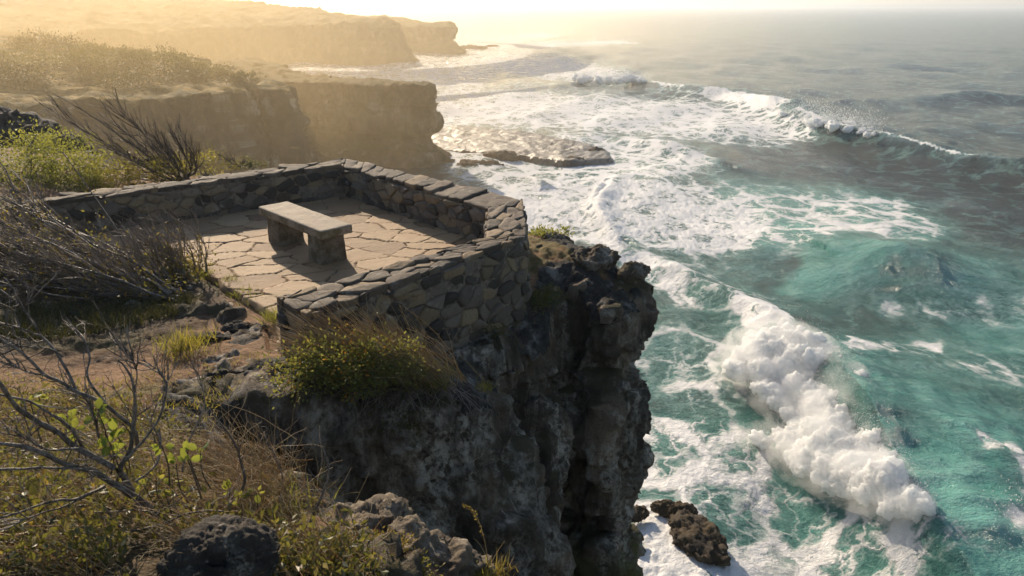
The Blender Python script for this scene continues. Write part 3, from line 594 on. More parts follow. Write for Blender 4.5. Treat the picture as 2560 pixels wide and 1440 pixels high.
def build_bench():
    p = [un(650,517,.45), un(713,503,.45), un(882,563,.45), un(800,578,.45)]
    ctr = sum(p)/4; ax = (p[2]-p[1]+p[3]-p[0])/2; L = np.linalg.norm(ax); ang = math.atan2(ax[1], ax[0]); W_ = .42
    m = M('bench_stone'); q = m.pos(); n = m.noise(q, 3, 7, .65); n2 = m.noise(q, 24, 7, .7)
    c = m.mix(m.ramp(n, .35, .65), (.27,.215,.16), (.36,.29,.22)); c = m.mix(m.ramp(n2, .52, .72, 0, .7), c, (.12,.095,.07))
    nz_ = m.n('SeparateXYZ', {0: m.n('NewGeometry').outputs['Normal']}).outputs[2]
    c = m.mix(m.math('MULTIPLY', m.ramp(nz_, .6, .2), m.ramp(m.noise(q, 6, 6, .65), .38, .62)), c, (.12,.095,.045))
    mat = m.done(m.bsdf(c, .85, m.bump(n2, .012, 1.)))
    root = empty('stone_bench', (ctr[0], ctr[1], 0), 'plain stone slab bench on two block legs standing on the sunlit paving', 'bench')
    V, F = rough_block(ctr[0], ctr[1], .345, .455, L/2, W_/2, ang, 0, .014, .006, 400); mesh('seat', V, F, mat, root)
    ml = M('bench_leg_stone'); q = ml.pos(); n = ml.noise(q, 7, 7, .68)
    lm = ml.done(ml.bsdf(ml.mix(ml.ramp(n, .36, .6), (.085,.068,.035), (.20,.165,.12)), .9, ml.bump(ml.noise(q, 22, 7, .7), .02, 1.)))
    for sg in (-1, 1):
        o = sg*(L/2-.27); V, F = rough_block(ctr[0]+math.cos(ang)*o, ctr[1]+math.sin(ang)*o, -.04, .343, .145, .165, ang, .10, .014, .012, 410+sg); mesh('leg', V, F, lm, root)
build_bench()
# ================================================================== boulders
def boulder(name, loc, rad, seed, mat, label, sub=5, amp=1., rot=0., group=None, cat='rock', planes=9):
    V, F = ico(sub); r = np.random.default_rng(seed)
    for _ in range(planes):
        n = r.normal(size=3); n /= np.linalg.norm(n); o = r.uniform(.62, .9); d = V@n-o; V = V-np.clip(d, 0, None)[:, None]*n*.92
    V = V*np.array(rad, np.float32); c, s = math.cos(rot), math.sin(rot); V = V@np.array([[c, s, 0], [-s, c, 0], [0, 0, 1]], np.float32)
    N = normals(V, [F]); sc = 1/max(.12, min(rad)); Q = V*sc+seed*3.1
    V = V+N*(amp*np.mean(rad)*(.20*fbm(Q*.9, 3, seed)+.13*fbm(Q*2.4, 4, seed+3, mode=2)+.055*fbm(Q*7, 4, seed+9, mode=2)+.16*facets(Q*1.7, seed)+.035*facets(Q*4.3, seed+1)))[:, None]
    V = V+np.array(loc)
    o = mesh(name, V, F, mat); return tag(o, label, cat, group)
def gp(x, y):                       # ground under a photo point
    z = 0.
    for _ in range(40): p = un(x, y, z); z = .6*z+.4*float(ground_z(p[0], p[1]))
    return un(x, y, z)
rock_lichen = rock_mat('lichen_boulder', (.016,.012,.008), (.06,.047,.034), (.27,.235,.19), None, 4.5, .52, .8)
rock_tan = rock_mat('weathered_ledge', (.05,.04,.03), (.20,.155,.105), (.34,.29,.225), None, 3.2, .5, .8)
rock_dark = rock_mat('dark_boulder', (.012,.0105,.009), (.04,.034,.028), (.12,.11,.10), None, 2.2, .56, .8)
p = uy(560, 1430, 2.02); boulder('boulder', p, (.21,.19,.17), 5, rock_lichen, 'dark boulder blotched with pale lichen at the bottom left corner of the photo', 6, .9, .3)
p = uy(1000, 1420, 2.95); boulder('rock_ledge', p+[-.03,.0,.02], (.50,.30,.27), 8, rock_tan, 'tan pitted rock ledge with orange moss above the dark gully', 6, 1., -.25)
p = gp(612, 815); boulder('flat_rock', p+[0,0,-.03], (.24,.12,.07), 12, rock_dark, 'flat dark rock on the dirt path beside the end of the wall', 5)
p = gp(520, 838); boulder('flat_rock', p+[0,0,-.03], (.20,.10,.05), 13, rock_dark, 'low dark rock sticking out of the dirt path beside the grass tuft', 5)
p = gp(560, 945); boulder('flat_rock', p+[0,0,-.06], (.22,.15,.11), 14, rock_dark, 'black pitted rock set in the brown earth left of the flowering shrub', 5)
p = uy(30, 385, 19.); boulder('rock_outcrop', p, (1.55,1.2,1.05), 21, rock_dark, 'black rocky outcrop at the left edge behind the green bushes', 5)
p = uy(165, 400, 17.); boulder('rock_outcrop', p, (.75,.6,.62), 22, rock_dark, 'small black outcrop topped with green leaves behind the wall', 5)
for x, y, rx, rz, sd, lb in ((1385,600,.24,.12,31,'dark knob of rock just outside the right bend of the wall'),(1490,650,.34,.17,32,'dark jagged knob of rock crowning the tip of the cliff'),(1585,680,.22,.12,33,'jagged dark rock overhanging the very brink of the cliff')):
    p = un(x, y, -.22); boulder('cliff_rock', p, (rx,rx*.7,rz), sd, rock_near, lb, 5, 1.15)
rock_sea = rock_mat('wet_sea_rock', (.02,.014,.009), (.075,.05,.022), (.12,.08,.035), None, .8, .5, .8)
rock_reef = rock_mat('wet_reef', (.07,.05,.03), (.18,.13,.08), (.2,.15,.09), None, .5, .5, .8)
for x, y, r3, sd, rot, lb in ((1745,1345,(.95,1.5,.45),41,.45,'larger brown rock washed by foam at the foot of the cliff'),(1685,1272,(.9,.4,.28),42,-.2,'long low brown rock in the foam above the larger sea rock'),(1590,1285,(.6,.4,.22),44,.2,'small rock awash in the foam tight beside the cliff'),(1585,1345,(.35,.25,.2),45,.2,'tiny brown rock in foam below the small rock beside the cliff')):
    p = un(x, y, SEA+.0); boulder('sea_rock', p, r3, sd, rock_sea, lb, 5, .9, rot)
def reef():
    O = [tuple(un(x, y, SEA+.42)) for x, y in ((1000,330),(1150,312),(1330,330),(1450,352),(1515,372),(1525,392),(1430,402),(1300,385),(1120,372),(1000,400))]
    V, F = voxel([solid(O, [], [(SEA-.4, .6), (SEA-1.5, 1.5)])], .25); V = relax(V, F, 2); N = normals(V, F)
    V = V+N*(.28*fbm(V*.3, 4, 601, mode=2)+.13*fbm(V*1.4, 3, 602, mode=2))[:, None]
    m = M('wet_reef_flat'); p = m.pos(); n = m.noise(p, .35, 8, .65); n2 = m.noise(p, 2., 6, .7)
    c = m.mix(m.ramp(n, .42, .6), (.07,.05,.03), (.22,.175,.125)); c = m.mix(m.ramp(n2, .5, .65), c, (.07,.05,.03))
    tag(mesh('reef_platform', V, F, m.done(m.bsdf(c, .35, m.bump(n2, .25, .8)))), 'broad flat brown reef platform in the surf beyond the wall', 'reef')
reef()
for x, y, r3, sd, lb in ((1255,393,(2.4,1.3,.75),51,'rounded brown rock hump in front of the reef platform'),(1190,412,(3.4,1.2,.5),52,'long low brown rock awash at the left below the reef hump'),(1430,402,(1.9,.9,.45),53,'low brown rock at the right below the reef platform'),(1490,380,(1.2,.8,.7),54,'brown rock on the seaward right end of the reef platform'),(1180,120,(7,3,1.2),55,'low dark rocks off the tip of the farthest headland'),(1230,117,(4,2,.9),56,'outermost low rock off the farthest headland')):
    boulder('sea_rock', un(x, y, SEA+.1), r3, sd, rock_reef, lb, 4, .9)
# ================================================================== plants
class MB:
    def __init__(s): s.V, s.Q, s.T, s.a, s.b = [], [], [], [], 0
    def add(s, V, Q=(), T=(), tone=0.):
        s.V.append(np.asarray(V, np.float32))
        if len(Q): s.Q.append(np.asarray(Q)+s.b)
        if len(T): s.T.append(np.asarray(T)+s.b)
        s.a.append(np.broadcast_to(np.asarray(tone, np.float32), (len(V),)).copy()); s.b += len(V)
    def build(s, name, mat, parent=None, smooth=True):
        F = ([np.concatenate(s.Q)] if s.Q else [])+([np.concatenate(s.T)] if s.T else [])
        return mesh(name, np.concatenate(s.V), F, mat, parent, {'tone': np.concatenate(s.a)}, smooth)
def unit(v): return v/(np.linalg.norm(v, axis=-1, keepdims=True)+1e-9)
def frames(D, roll=None):           # columns x,y,z with y along D
    D = unit(D); r = rng.normal(size=D.shape) if roll is None else np.broadcast_to(roll, D.shape)
    X = unit(np.cross(D, r)); Z = np.cross(X, D); return np.stack([X, D, Z], -1)
def scatter(mb, TV, TF, pos, Rm, sc, tone, tri=False):
    n = len(pos); V = np.einsum('nij,kj->nki', Rm, TV)*np.asarray(sc).reshape(n, 1, -1)+pos[:, None]
    F = (TF[None]+(np.arange(n)*len(TV))[:, None, None]).reshape(-1, TF.shape[1])
    mb.add(V.reshape(-1, 3), () if tri else F, F if tri else (), np.repeat(np.broadcast_to(tone, (n,)), len(TV)))
def tubes(mb, PL, rad, sides=3, tone=0.):
    n, k, _ = PL.shape; T = unit(np.gradient(PL, axis=1)); ref = unit(rng.normal(size=(n, 1, 3))); X = unit(np.cross(T, ref)); Y = np.cross(T, X)
    a = np.arange(sides)*2*math.pi/sides
    V = PL[:, :, None]+rad[:, :, None, None]*(X[:, :, None]*np.cos(a)[:, None]+Y[:, :, None]*np.sin(a)[:, None])
    i = np.arange(n*k*sides).reshape(n, k, sides); F = np.stack([i[:, :-1], i[:, 1:], np.roll(i, -1, 2)[:, 1:], np.roll(i, -1, 2)[:, :-1]], -1).reshape(-1, 4)
    mb.add(V.reshape(-1, 3), F, (), np.repeat(np.broadcast_to(tone, (n,)), k*sides))
def polyl(st, D, L, bias, curl, k, wob):
    n = len(st); t = np.linspace(0, 1, k)[None, :, None]; L = L[:, None, None]
    W = np.cumsum(rng.normal(size=(n, k, 3)), 1)*wob/k**.5; W[:, 0] = 0
    return st[:, None]+unit(D)[:, None]*L*t+(np.asarray(bias)+curl*rng.normal(size=(n, 3)))[:, None]*L*t*t+W*L
def kids(PL, n, t0, t1, L0, L1, spread, bias, curl, k=5, wob=.06, bend=(0, 0, 0)):
    m, kk, _ = PL.shape; i = rng.integers(0, m, n); t = (t0+(t1-t0)*rng.random(n))*(kk-1.001); j = t.astype(int); f_ = (t-j)[:, None]
    st = PL[i, j]*(1-f_)+PL[i, j+1]*f_; D = unit(PL[i, j+1]-PL[i, j])+spread*rng.normal(size=(n, 3))+np.asarray(bias)
    return polyl(st, D, L0+(L1-L0)*rng.random(n), bend, curl, k, wob)
def trad(n, k, r0, r1): return np.linspace(r0, r1, k)[None]*(.75+.5*rng.random((n, 1)))
LEAF = np.array([(0,0,0),(.26,.45,.07),(0,1,-.03),(-.26,.45,.07)], np.float32); LEAFF = np.array([(0,1,2,3)])
_t = np.linspace(0, 1, 5); BLADE = np.array([(sx_*w_*.5, y_, .42*y_*y_) for y_, w_ in zip(_t, (1,.9,.7,.42,.06)) for sx_ in (-1, 1)], np.float32)
BLADEF = np.array([(2*i, 2*i+1, 2*i+3, 2*i+2) for i in range(4)])
_bl = []
for i, y_ in enumerate(np.linspace(0, 1, 7)):
    w_ = .34*math.sin(math.pi*min(1, .06+y_*.93))**.8
    for c_ in (-1, 0, 1): _bl.append((c_*w_, y_, .10*abs(c_)-.22*y_*y_))
BROAD = np.array(_bl, np.float32); BROADF = np.array([(r*3+c, r*3+c+1, r*3+c+4, r*3+c+3) for r in range(6) for c in range(2)])
def leaf_mat(name, a, b, c=None, trans=.45, rough=.5, lo=.72):
    m = M(name); t_ = m.attr('tone'); col = m.mix(m.ramp(t_, 0, .6), a, b)
    if c: col = m.mix(m.ramp(t_, lo, lo+.2), col, c)
    col = m.mix(m.ramp(m.noise(m.pos(), 9, 3), .3, .7, 0, .35), col, m.mix(.5, col, (.02,.02,.008)))
    d = m.bsdf(col, rough, Specular_IOR_Level=.35); tr = m.n('BsdfTranslucent', {'Color': m.mix(.35, col, (.75,.68,.12))}).outputs[0]
    return m.done(m.n('MixShader', {0: trans, 1: d, 2: tr}).outputs[0])
def bark_mat(name, a, b, sc=30):
    m = M(name); p = m.pos(); n = m.noise(m.scale(p, (1, 1, .6)), sc, 6, .7)
    c = m.mix(m.ramp(m.math('ADD', n, m.math('MULTIPLY', m.math('SUBTRACT', m.attr('tone'), .5), .5)), .35, .7), a, b)
    return m.done(m.bsdf(c, .62, m.bump(n, .004, 1.)))
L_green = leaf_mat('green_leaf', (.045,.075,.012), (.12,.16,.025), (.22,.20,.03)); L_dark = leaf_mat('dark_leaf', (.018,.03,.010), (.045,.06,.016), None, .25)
L_olive = leaf_mat('olive_leaf', (.035,.04,.011), (.095,.085,.02), (.24,.11,.02), .35); L_straw = leaf_mat('dry_straw', (.20,.145,.08), (.42,.32,.20), (.40,.2,.07), .3, .6)
L_sage = leaf_mat('shrub_leaf', (.055,.08,.025), (.17,.195,.05), (.55,.17,.015), .4, lo=.72); L_rust = leaf_mat('rusty_leaf', (.07,.04,.016), (.20,.10,.03), (.30,.19,.05), .35)
L_litter = leaf_mat('dead_leaf', (.05,.034,.018), (.15,.10,.05), (.32,.24,.14), .25)
L_shade = leaf_mat('shade_painted_leaf', (.012,.02,.008), (.03,.042,.014), None, .1)  # grass blades coloured darker to stand in for the dry shrub's shadow
L_broad = leaf_mat('broad_leaf', (.04,.10,.012), (.09,.17,.02), None, .42, .4); L_yel = leaf_mat('yellow_scrub_leaf', (.08,.085,.015), (.22,.18,.03), (.34,.23,.03))
B_grey = bark_mat('grey_bark', (.04,.031,.025), (.21,.175,.15), 45); B_brown = bark_mat('brown_bark', (.035,.024,.017), (.14,.10,.07)); B_twig = bark_mat('dry_twig', (.09,.065,.05), (.27,.21,.165), 60)
def rand_dirs(n, up=.4, up_s=1.): d = rng.normal(size=(n, 3)); d[:, 2] = d[:, 2]*up_s+up; return unit(d)
def bush(name, ctr, rad, nclump, nleaf, size, mats, label, cat='bush', group=None, stems=14, base=None, clump_r=.22, lean=(0, 0, 0)):
    """leaves in clumps through an uneven crown, on stems"""
    ctr = np.asarray(ctr, float); rad = np.asarray(rad, float); base = ctr-[0, 0, rad[2]] if base is None else np.asarray(base, float)
    root = empty(name, base, label, cat, group)
    d = rand_dirs(nclump, .15); rr = .45+.55*rng.random(nclump)**.5; C = ctr+d*rr[:, None]*rad*(1+.22*rng.normal(size=(nclump, 1)))+np.asarray(lean)*rng.random((nclump, 1)); C[:, 2] = np.maximum(C[:, 2], base[2]+.02)
    mb = MB(); i = rng.integers(0, nclump, nleaf); cr = clump_r*rad.mean()*(.6+.8*rng.random(nclump))
    P = C[i]+rng.normal(size=(nleaf, 3))*cr[i][:, None]*[1, 1, .8]; P[:, 2] = np.maximum(P[:, 2], base[2]+.005)
    D = unit(P-C[i])+.7*rand_dirs(nleaf, .5); tone = np.clip(rng.random(nclump)[i]*.6+.4*rng.random(nleaf), 0, 1)
    scatter(mb, LEAF, LEAFF, P, frames(D), size*(.6+.8*rng.random(nleaf)), tone); mb.build('leaves', mats[0], root, False)
    sb = MB(); j = rng.integers(0, nclump, max(stems, 3)); st = base+rng.normal(size=(len(j), 3))*rad*[.22, .22, 0]; k = 6; t = np.linspace(0, 1, k)[None, :, None]
    PL = st[:, None]*(1-t)+C[j][:, None]*t; PL[:, 1:-1] += rng.normal(size=(len(j), k-2, 3))*rad.mean()*.05
    r0 = max(.004, rad.mean()*.022); tubes(sb, PL, trad(len(j), k, r0, r0*.35), 4, rng.random(len(j))); tubes(sb, kids(PL, len(j)*4, .3, 1, rad.mean()*.25, rad.mean()*.6, .5, (0, 0, .2), .2), trad(len(j)*4, 5, r0*.45, r0*.15), 3, rng.random(len(j)*4)); sb.build('stems', mats[1], root)
    return root
def tuft(name, base, n, L, width, lean, spread, mat, label, cat='grass tuft', group=None, rad=.08, curl=1., root=None, part='blades', base_z=None):
    base = np.asarray(base, float); B = base+rng.normal(size=(n, 3))*[rad, rad, 0]; 
    D = np.asarray(lean)+spread*rng.normal(size=(n, 3))*[1, 1, .5]+[0, 0, .35]; T = BLADE.copy(); T[:, 2] *= curl; T[:, 0] *= width/L
    mb = MB(); out = unit((B-base)*[1, 1, 0]+1e-4*rng.normal(size=(n, 3)))
    scatter(mb, T, BLADEF, B, frames(D, None), L*(.45+.75*rng.random(n)), rng.random(n))
    o = mb.build(name if root is None else part, mat, root, False)
    return tag(o, label, cat, group) if root is None else o
def stalks(mb, base, tips, k, rad0, wob=.04, tone=.5):
    PL = np.array([[np.asarray(base)*(1-t)+np.asarray(tp)*t for t in np.linspace(0, 1, k)] for tp in tips]); 
    PL[:, 1:-1] += rng.normal(size=(len(tips), k-2, 3))*wob
    tubes(mb, PL, np.linspace(rad0, rad0*.3, k)[None].repeat(len(tips), 0), 4, tone); return PL
# ---- big wind-bent dry shrub left of the terrace
def dry_shrub():
    root = empty('dry_shrub', gp(430, 748), 'large wind-bent dry shrub with grey-brown twigs at the left edge of the paving', 'shrub')
    rts = np.array([gp(*q) for q in ((432,748),(425,742),(380,735),(330,725),(250,715),(470,700),(150,700),(60,690),(440,690),(-60,690),(350,700),(130,640),(30,630),(-60,620))])
    n = 150; i = rng.integers(0, len(rts), n); i[:26] = rng.integers(0, 3, 26)
    D = np.stack([-.98+.26*rng.normal(size=n), .22+.26*rng.normal(size=n), .04+.36*rng.random(n)], 1); D[i > 10] += [-.1, .05, .30]; D[(i == 7) | (i == 9) | (i == 6)] += [0, .25, .34]; D[i == 5] += [.75, .1, .45]; D[i == 8] += [.7, .1, .5]
    L = .7+1.1*rng.random(n); L[:26] *= 1.4; L[(i == 5) | (i == 8)] *= .24; L[i > 10] *= 1.35; L[i == 10] *= .6
    P1 = polyl(rts[i]+rng.normal(size=(n, 3))*[.10, .12, 0], D, L, (-.05, .02, .04), .07, 8, .05); P1[:, :, 2] = np.maximum(P1[:, :, 2], .03)
    bend = (-.16, .03, .06); P2 = kids(P1, 700, .1, 1, .16, .46, .3, (-.12, .05, .26), .12, 6, .07, bend); P3 = kids(P2, 4600, .1, 1, .09, .24, .34, (-.16, .03, .36), .12, 4, .05, bend)
    P4 = kids(P3, 6500, .2, 1, .05, .17, .4, (-.15, 0, .4), .1, 3, .04)
    mb = MB(); tubes(mb, P1, trad(n, 8, .015, .005), 5, rng.random(n)); mb.build('branches', B_grey, root)
    mb = MB(); tubes(mb, P2, trad(700, 6, .006, .003), 3, rng.random(700)); tubes(mb, P3, trad(4600, 4, .0030, .0016), 3, rng.random(4600)); tubes(mb, P4, trad(6500, 3, .002, .0012), 3, rng.random(6500)); mb.build('twigs', B_twig, root)
    q = kids(P2, 9500, .0, .9, .02, .05, 1., (0, 0, .2), 0, 2, 0); mb = MB(); scatter(mb, LEAF*[.7, 1, 1], LEAFF, q[:, 0], frames(q[:, 1]-q[:, 0]), .02+.03*rng.random(9500), rng.random(9500)); mb.build('leaves', L_rust, root, False)
    q = kids(P1, 7000, .0, .8, .02, .05, 1., (0, 0, .2), 0, 2, 0); mb = MB(); scatter(mb, LEAF, LEAFF, q[:, 0]+rng.normal(size=(7000, 3))*.08, frames(q[:, 1]-q[:, 0]), .025+.03*rng.random(7000), rng.random(7000)); mb.build('leaves', L_olive, root, False)
    # pale dead stems trailing along the ground
    mb = MB(); S_ = [[(430,748),(395,728),(345,705),(290,690),(215,672)],[(425,750),(385,738),(320,742),(255,735),(180,715),(90,712)],[(415,742),(372,722),(352,700),(340,680)],[(330,712),(275,712),(215,722),(150,730)]]
    for k_, pts in enumerate(S_):
        W3 = smooth_line([gp(*q)*[1, 1, 0]+[0, 0, .06+.10*j] if k_ != 2 else gp(*q)*[1,1,0]+[0,0,.05+.16*j] for j, q in enumerate(pts)], 14); tubes(mb, W3[None], np.linspace(.018, .006, 14)[None], 5, .8)
    mb.build('dead_stems', B_grey, root)
dry_shrub()
# ---- dry shrub behind the wall
def dry_shrub_back():
    b = uy(455, 452, 12.3); root = empty('dry_shrub', b, 'bare dark shrub swept to the left behind the far stone wall', 'shrub')
    tips = [(192,264),(168,296),(232,350),(300,312),(342,334),(382,338),(250,405),(275,428),(424,372),(476,372),(322,300),(280,380),(360,395),(448,360)]
    PL = []
    for x, y in tips:
        e = uy(x, y, 12.3+random.uniform(-.35, .35)); m_ = (b+e)/2+[.16, 0, -.16+.05*random.random()]; PL.append(smooth_line([b+rng.normal(size=3)*[.09,.06,.0], m_, e], 8))
    P1 = np.array(PL)+np.cumsum(rng.normal(size=(len(PL), 8, 3)), 1)*.008; P2 = kids(P1, 150, .12, .95, .25, .6, .25, (-.1, 0, .3), .1, 6, .06, (-.05, 0, .1)); P3 = kids(P2, 700, .2, 1, .1, .28, .3, (-.1, 0, .35), .1, 4, .05)
    mb = MB(); tubes(mb, P1, trad(len(PL), 8, .022, .006), 5, rng.random(len(PL))); mb.build('branches', B_brown, root)
    mb = MB(); tubes(mb, P2, trad(150, 6, .008, .004), 3, rng.random(150)); tubes(mb, P3, trad(700, 4, .0045, .0025), 3, rng.random(700)); mb.build('twigs', B_brown, root)
dry_shrub_back()
# ---- green bushes and scrub behind the wall
bush('green_bush', uy(40, 425, 12.6), (1.0,.8,.55), 70, 5200, .05, (L_green, B_brown), 'leafy bright green bush at the left edge behind the stone wall', stems=18)
bush('green_bush', uy(165, 428, 12.4), (.75,.6,.42), 55, 4200, .045, (L_green, B_brown), 'leafy green bush beside the bare dark shrub behind the wall', stems=16)
bush('small_bush', uy(150, 362, 16.8), (.62,.5,.22), 34, 1700, .055, (L_green, B_brown), 'small green bush growing on top of the black outcrop', stems=8)
for x, y, Y, r3, nl, mt, lb in ((300,440,12.1,(.5,.3,.22),1700,L_yel,'yellow-green scrub under the bare shrub where the wall top is lowest'),(400,428,12.2,(.42,.3,.2),1300,L_yel,'yellow-green scrub at the foot of the bare dark shrub'),(512,408,12.6,(.34,.25,.22),1000,L_yel,'yellow leafy scrub just right of the bare dark shrub'),(230,455,12.0,(.4,.3,.22),1300,L_green,'low green scrub between the big bushes and the wall'),(632,410,12.9,(.15,.12,.08),420,L_dark,'tiny dark round bush on the brink behind the wall'),(585,412,12.8,(.16,.12,.09),260,L_olive,'small sparse olive plant behind the middle of the far wall')):
    bush('scrub', uy(x, y, Y), r3, 26, nl, .035, (mt, B_brown), lb, 'scrub', stems=8)
def dead_sprig():
    b = uy(600, 418, 12.7); mb = MB(); P1 = stalks(mb, b, [uy(552, 390, 12.7), uy(562, 396, 12.8), uy(580, 400, 12.6), uy(610, 404, 12.7)], 6, .010, .012); P2 = kids(P1, 60, .3, 1, .06, .18, .5, (-.1, 0, .2), .1, 4, .06); tubes(mb, P2, trad(60, 4, .005, .002), 3, .3)
    tag(mb.build('dead_sprig', B_brown), 'small dead sprig leaning left behind the middle of the far wall', 'plant')
dead_sprig()
# ---- flowering shrub, straw and tufts by the end of the wall
bush('flowering_shrub', np.array((-1.40, 5.36, .20)), (.52,.24,.19), 80, 6500, .030, (L_sage, B_brown), 'low green shrub with orange flowers growing against the end of the wall', 'shrub', stems=26, clump_r=.2, base=(-1.5, 5.4, -.2))
bush('flowering_shrub', gp(985, 975)+[.0, .0, .2], (.26,.2,.2), 34, 1700, .026, (L_sage, B_brown), 'small green and yellow shrub half buried in dry straw at the brink', 'shrub', stems=12, clump_r=.2)
def straw():
    root = empty('straw_clump', gp(960, 970), 'clump of dry windswept straw spilling over the dark cliff rock', 'dry grass')
    bs = np.array([gp(*q) for q in ((880,940),(940,950),(1000,955),(1060,960),(1100,965),(900,965),(1020,975))]); n = 900; i = rng.integers(1, 5, n)
    D = np.stack([-.62+.35*rng.normal(size=n), -.1+.3*rng.normal(size=n), 1.0+.5*rng.random(n)], 1); P = polyl(bs[i]+[-.12, -.08, .10]+rng.normal(size=(n, 3))*[.16, .07, .03], D, .32+.42*rng.random(n), (-.3, -.05, -.1), .12, 6, .03)
    mb = MB(); tubes(mb, P, trad(n, 6, .0027, .0012), 3, rng.random(n)); mb.build('straw', L_straw, root)
    n = 420; i = rng.integers(1, len(bs), n); D = np.stack([-.3+.75*rng.normal(size=n), -.55+.25*rng.normal(size=n), .1+.2*rng.random(n)], 1)
    P = polyl(bs[i]+rng.normal(size=(n, 3))*[.12, .05, 0], D, .2+.34*rng.random(n), (0, -.05, -.5), .2, 7, .04); mb = MB(); tubes(mb, P, trad(n, 7, .0026, .001), 3, rng.random(n)); mb.build('hanging_stems', B_twig, root)
straw()
tuft('grass_tuft', gp(1085, 965), 260, .20, .007, (-.1, 0, .8), .40, L_green, 'green grass tuft at the right end of the straw clump on the brink', rad=.07)
tuft('grass_tuft', gp(1210, 985)+[0, .05, .02], 90, .09, .005, (.1, 0, .8), .5, L_yel, 'tiny lone yellow-green tuft on the outer corner of the cliff rock', rad=.035)
tuft('grass_tuft', gp(460, 872), 420, .17, .006, (-.15, 0, .8), .5, L_yel, 'rounded green and straw grass tuft in the middle of the dirt path', rad=.11)
tuft('grass_tuft', gp(690, 800), 200, .15, .006, (-.1, -.1, .8), .45, L_green, 'green grass tuft against the cut end of the stone wall', rad=.06)
for x, y, n, lb in ((575,705,130,'short green grass along the paving edge nearest the dry shrub'),(612,735,150,'short green grass midway along the front paving edge'),(640,752,110,'short green grass along the paving edge nearest the wall end'),(505,690,190,'green grass patch between the dry shrub and the paving corner')):
    tuft('grass_tuft', gp(x, y), int(n*1.3), .075, .006, (0, 0, .8), .5, L_green, lb, rad=.065)
bush('creeping_plant', gp(1165, 828)+[0, 0, .05], (.34,.16,.09), 36, 1900, .03, (L_dark, B_brown), 'dark creeping plant on the rock under the outer face of the wall', 'plant', stems=8)
bush('creeping_plant', un(1372, 588, -.18), (.30,.22,.08), 36, 1500, .035, (L_green, B_brown), 'green creeping plant on the cliff beside the right bend of the wall', 'plant', stems=8)
bush('creeping_plant', un(1355, 742, -.35), (.22,.3,.07), 30, 1200, .03, (L_dark, B_brown), 'dark green creeping plant in the hollow below the right bend of the wall', 'plant', stems=8)
bush('hanging_plant', uy(985, 1050, 5.38), (.24,.10,.24), 34, 800, .035, (L_dark, B_brown), 'dark leafy plant hanging down the shaded rock face below the straw', 'plant', stems=10)
# ---- ground cover
def cover(name, poly, n, L, width, mats_tone, mat, lean=(0, 0, .6), spread=.6, dens_s=0, thr=-.1, lift=0.):
    poly = np.array([gp(*q)[:2] for q in poly]); lo, hi = poly.min(0), poly.max(0); P = lo+(hi-lo)*rng.random((n*3, 2)); P = P[poly_sd(P[:, 0], P[:, 1], poly) < 0]
    q = np.c_[P, np.zeros(len(P))]; P = P[fbm(q*2.2, 3, 700+dens_s) > thr][:n]; z = ground_z(P[:, 0], P[:, 1])+lift*rng.random(len(P)); B = np.c_[P, z]
    mb = MB(); D = np.asarray(lean)+spread*rng.normal(size=(len(B), 3))*[1, 1, .5]+[0, 0, .3]; T = BLADE.copy(); T[:, 0] *= width/L
    scatter(mb, T, BLADEF, B, frames(D), L*(.4+.8*rng.random(len(B))), rng.random(len(B))); o = mb.build(name, mat, None, False); tag(o, kind='stuff'); return o
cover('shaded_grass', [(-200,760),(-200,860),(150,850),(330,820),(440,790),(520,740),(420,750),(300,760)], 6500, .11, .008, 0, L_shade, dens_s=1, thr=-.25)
cover('dry_ground_grass', [(-100,930),(250,960),(480,890),(660,850),(680,930),(520,1010),(600,1100),(450,1100),(200,1010),(-100,1000)], 2200, .06, .005, 0, L_straw, dens_s=2, thr=.0)
cover('low_grass', [(-150,920),(300,950),(560,900),(680,850),(660,960),(480,1060),(200,1010),(-100,1000)], 1300, .055, .006, 0, L_yel, dens_s=5, thr=.06)
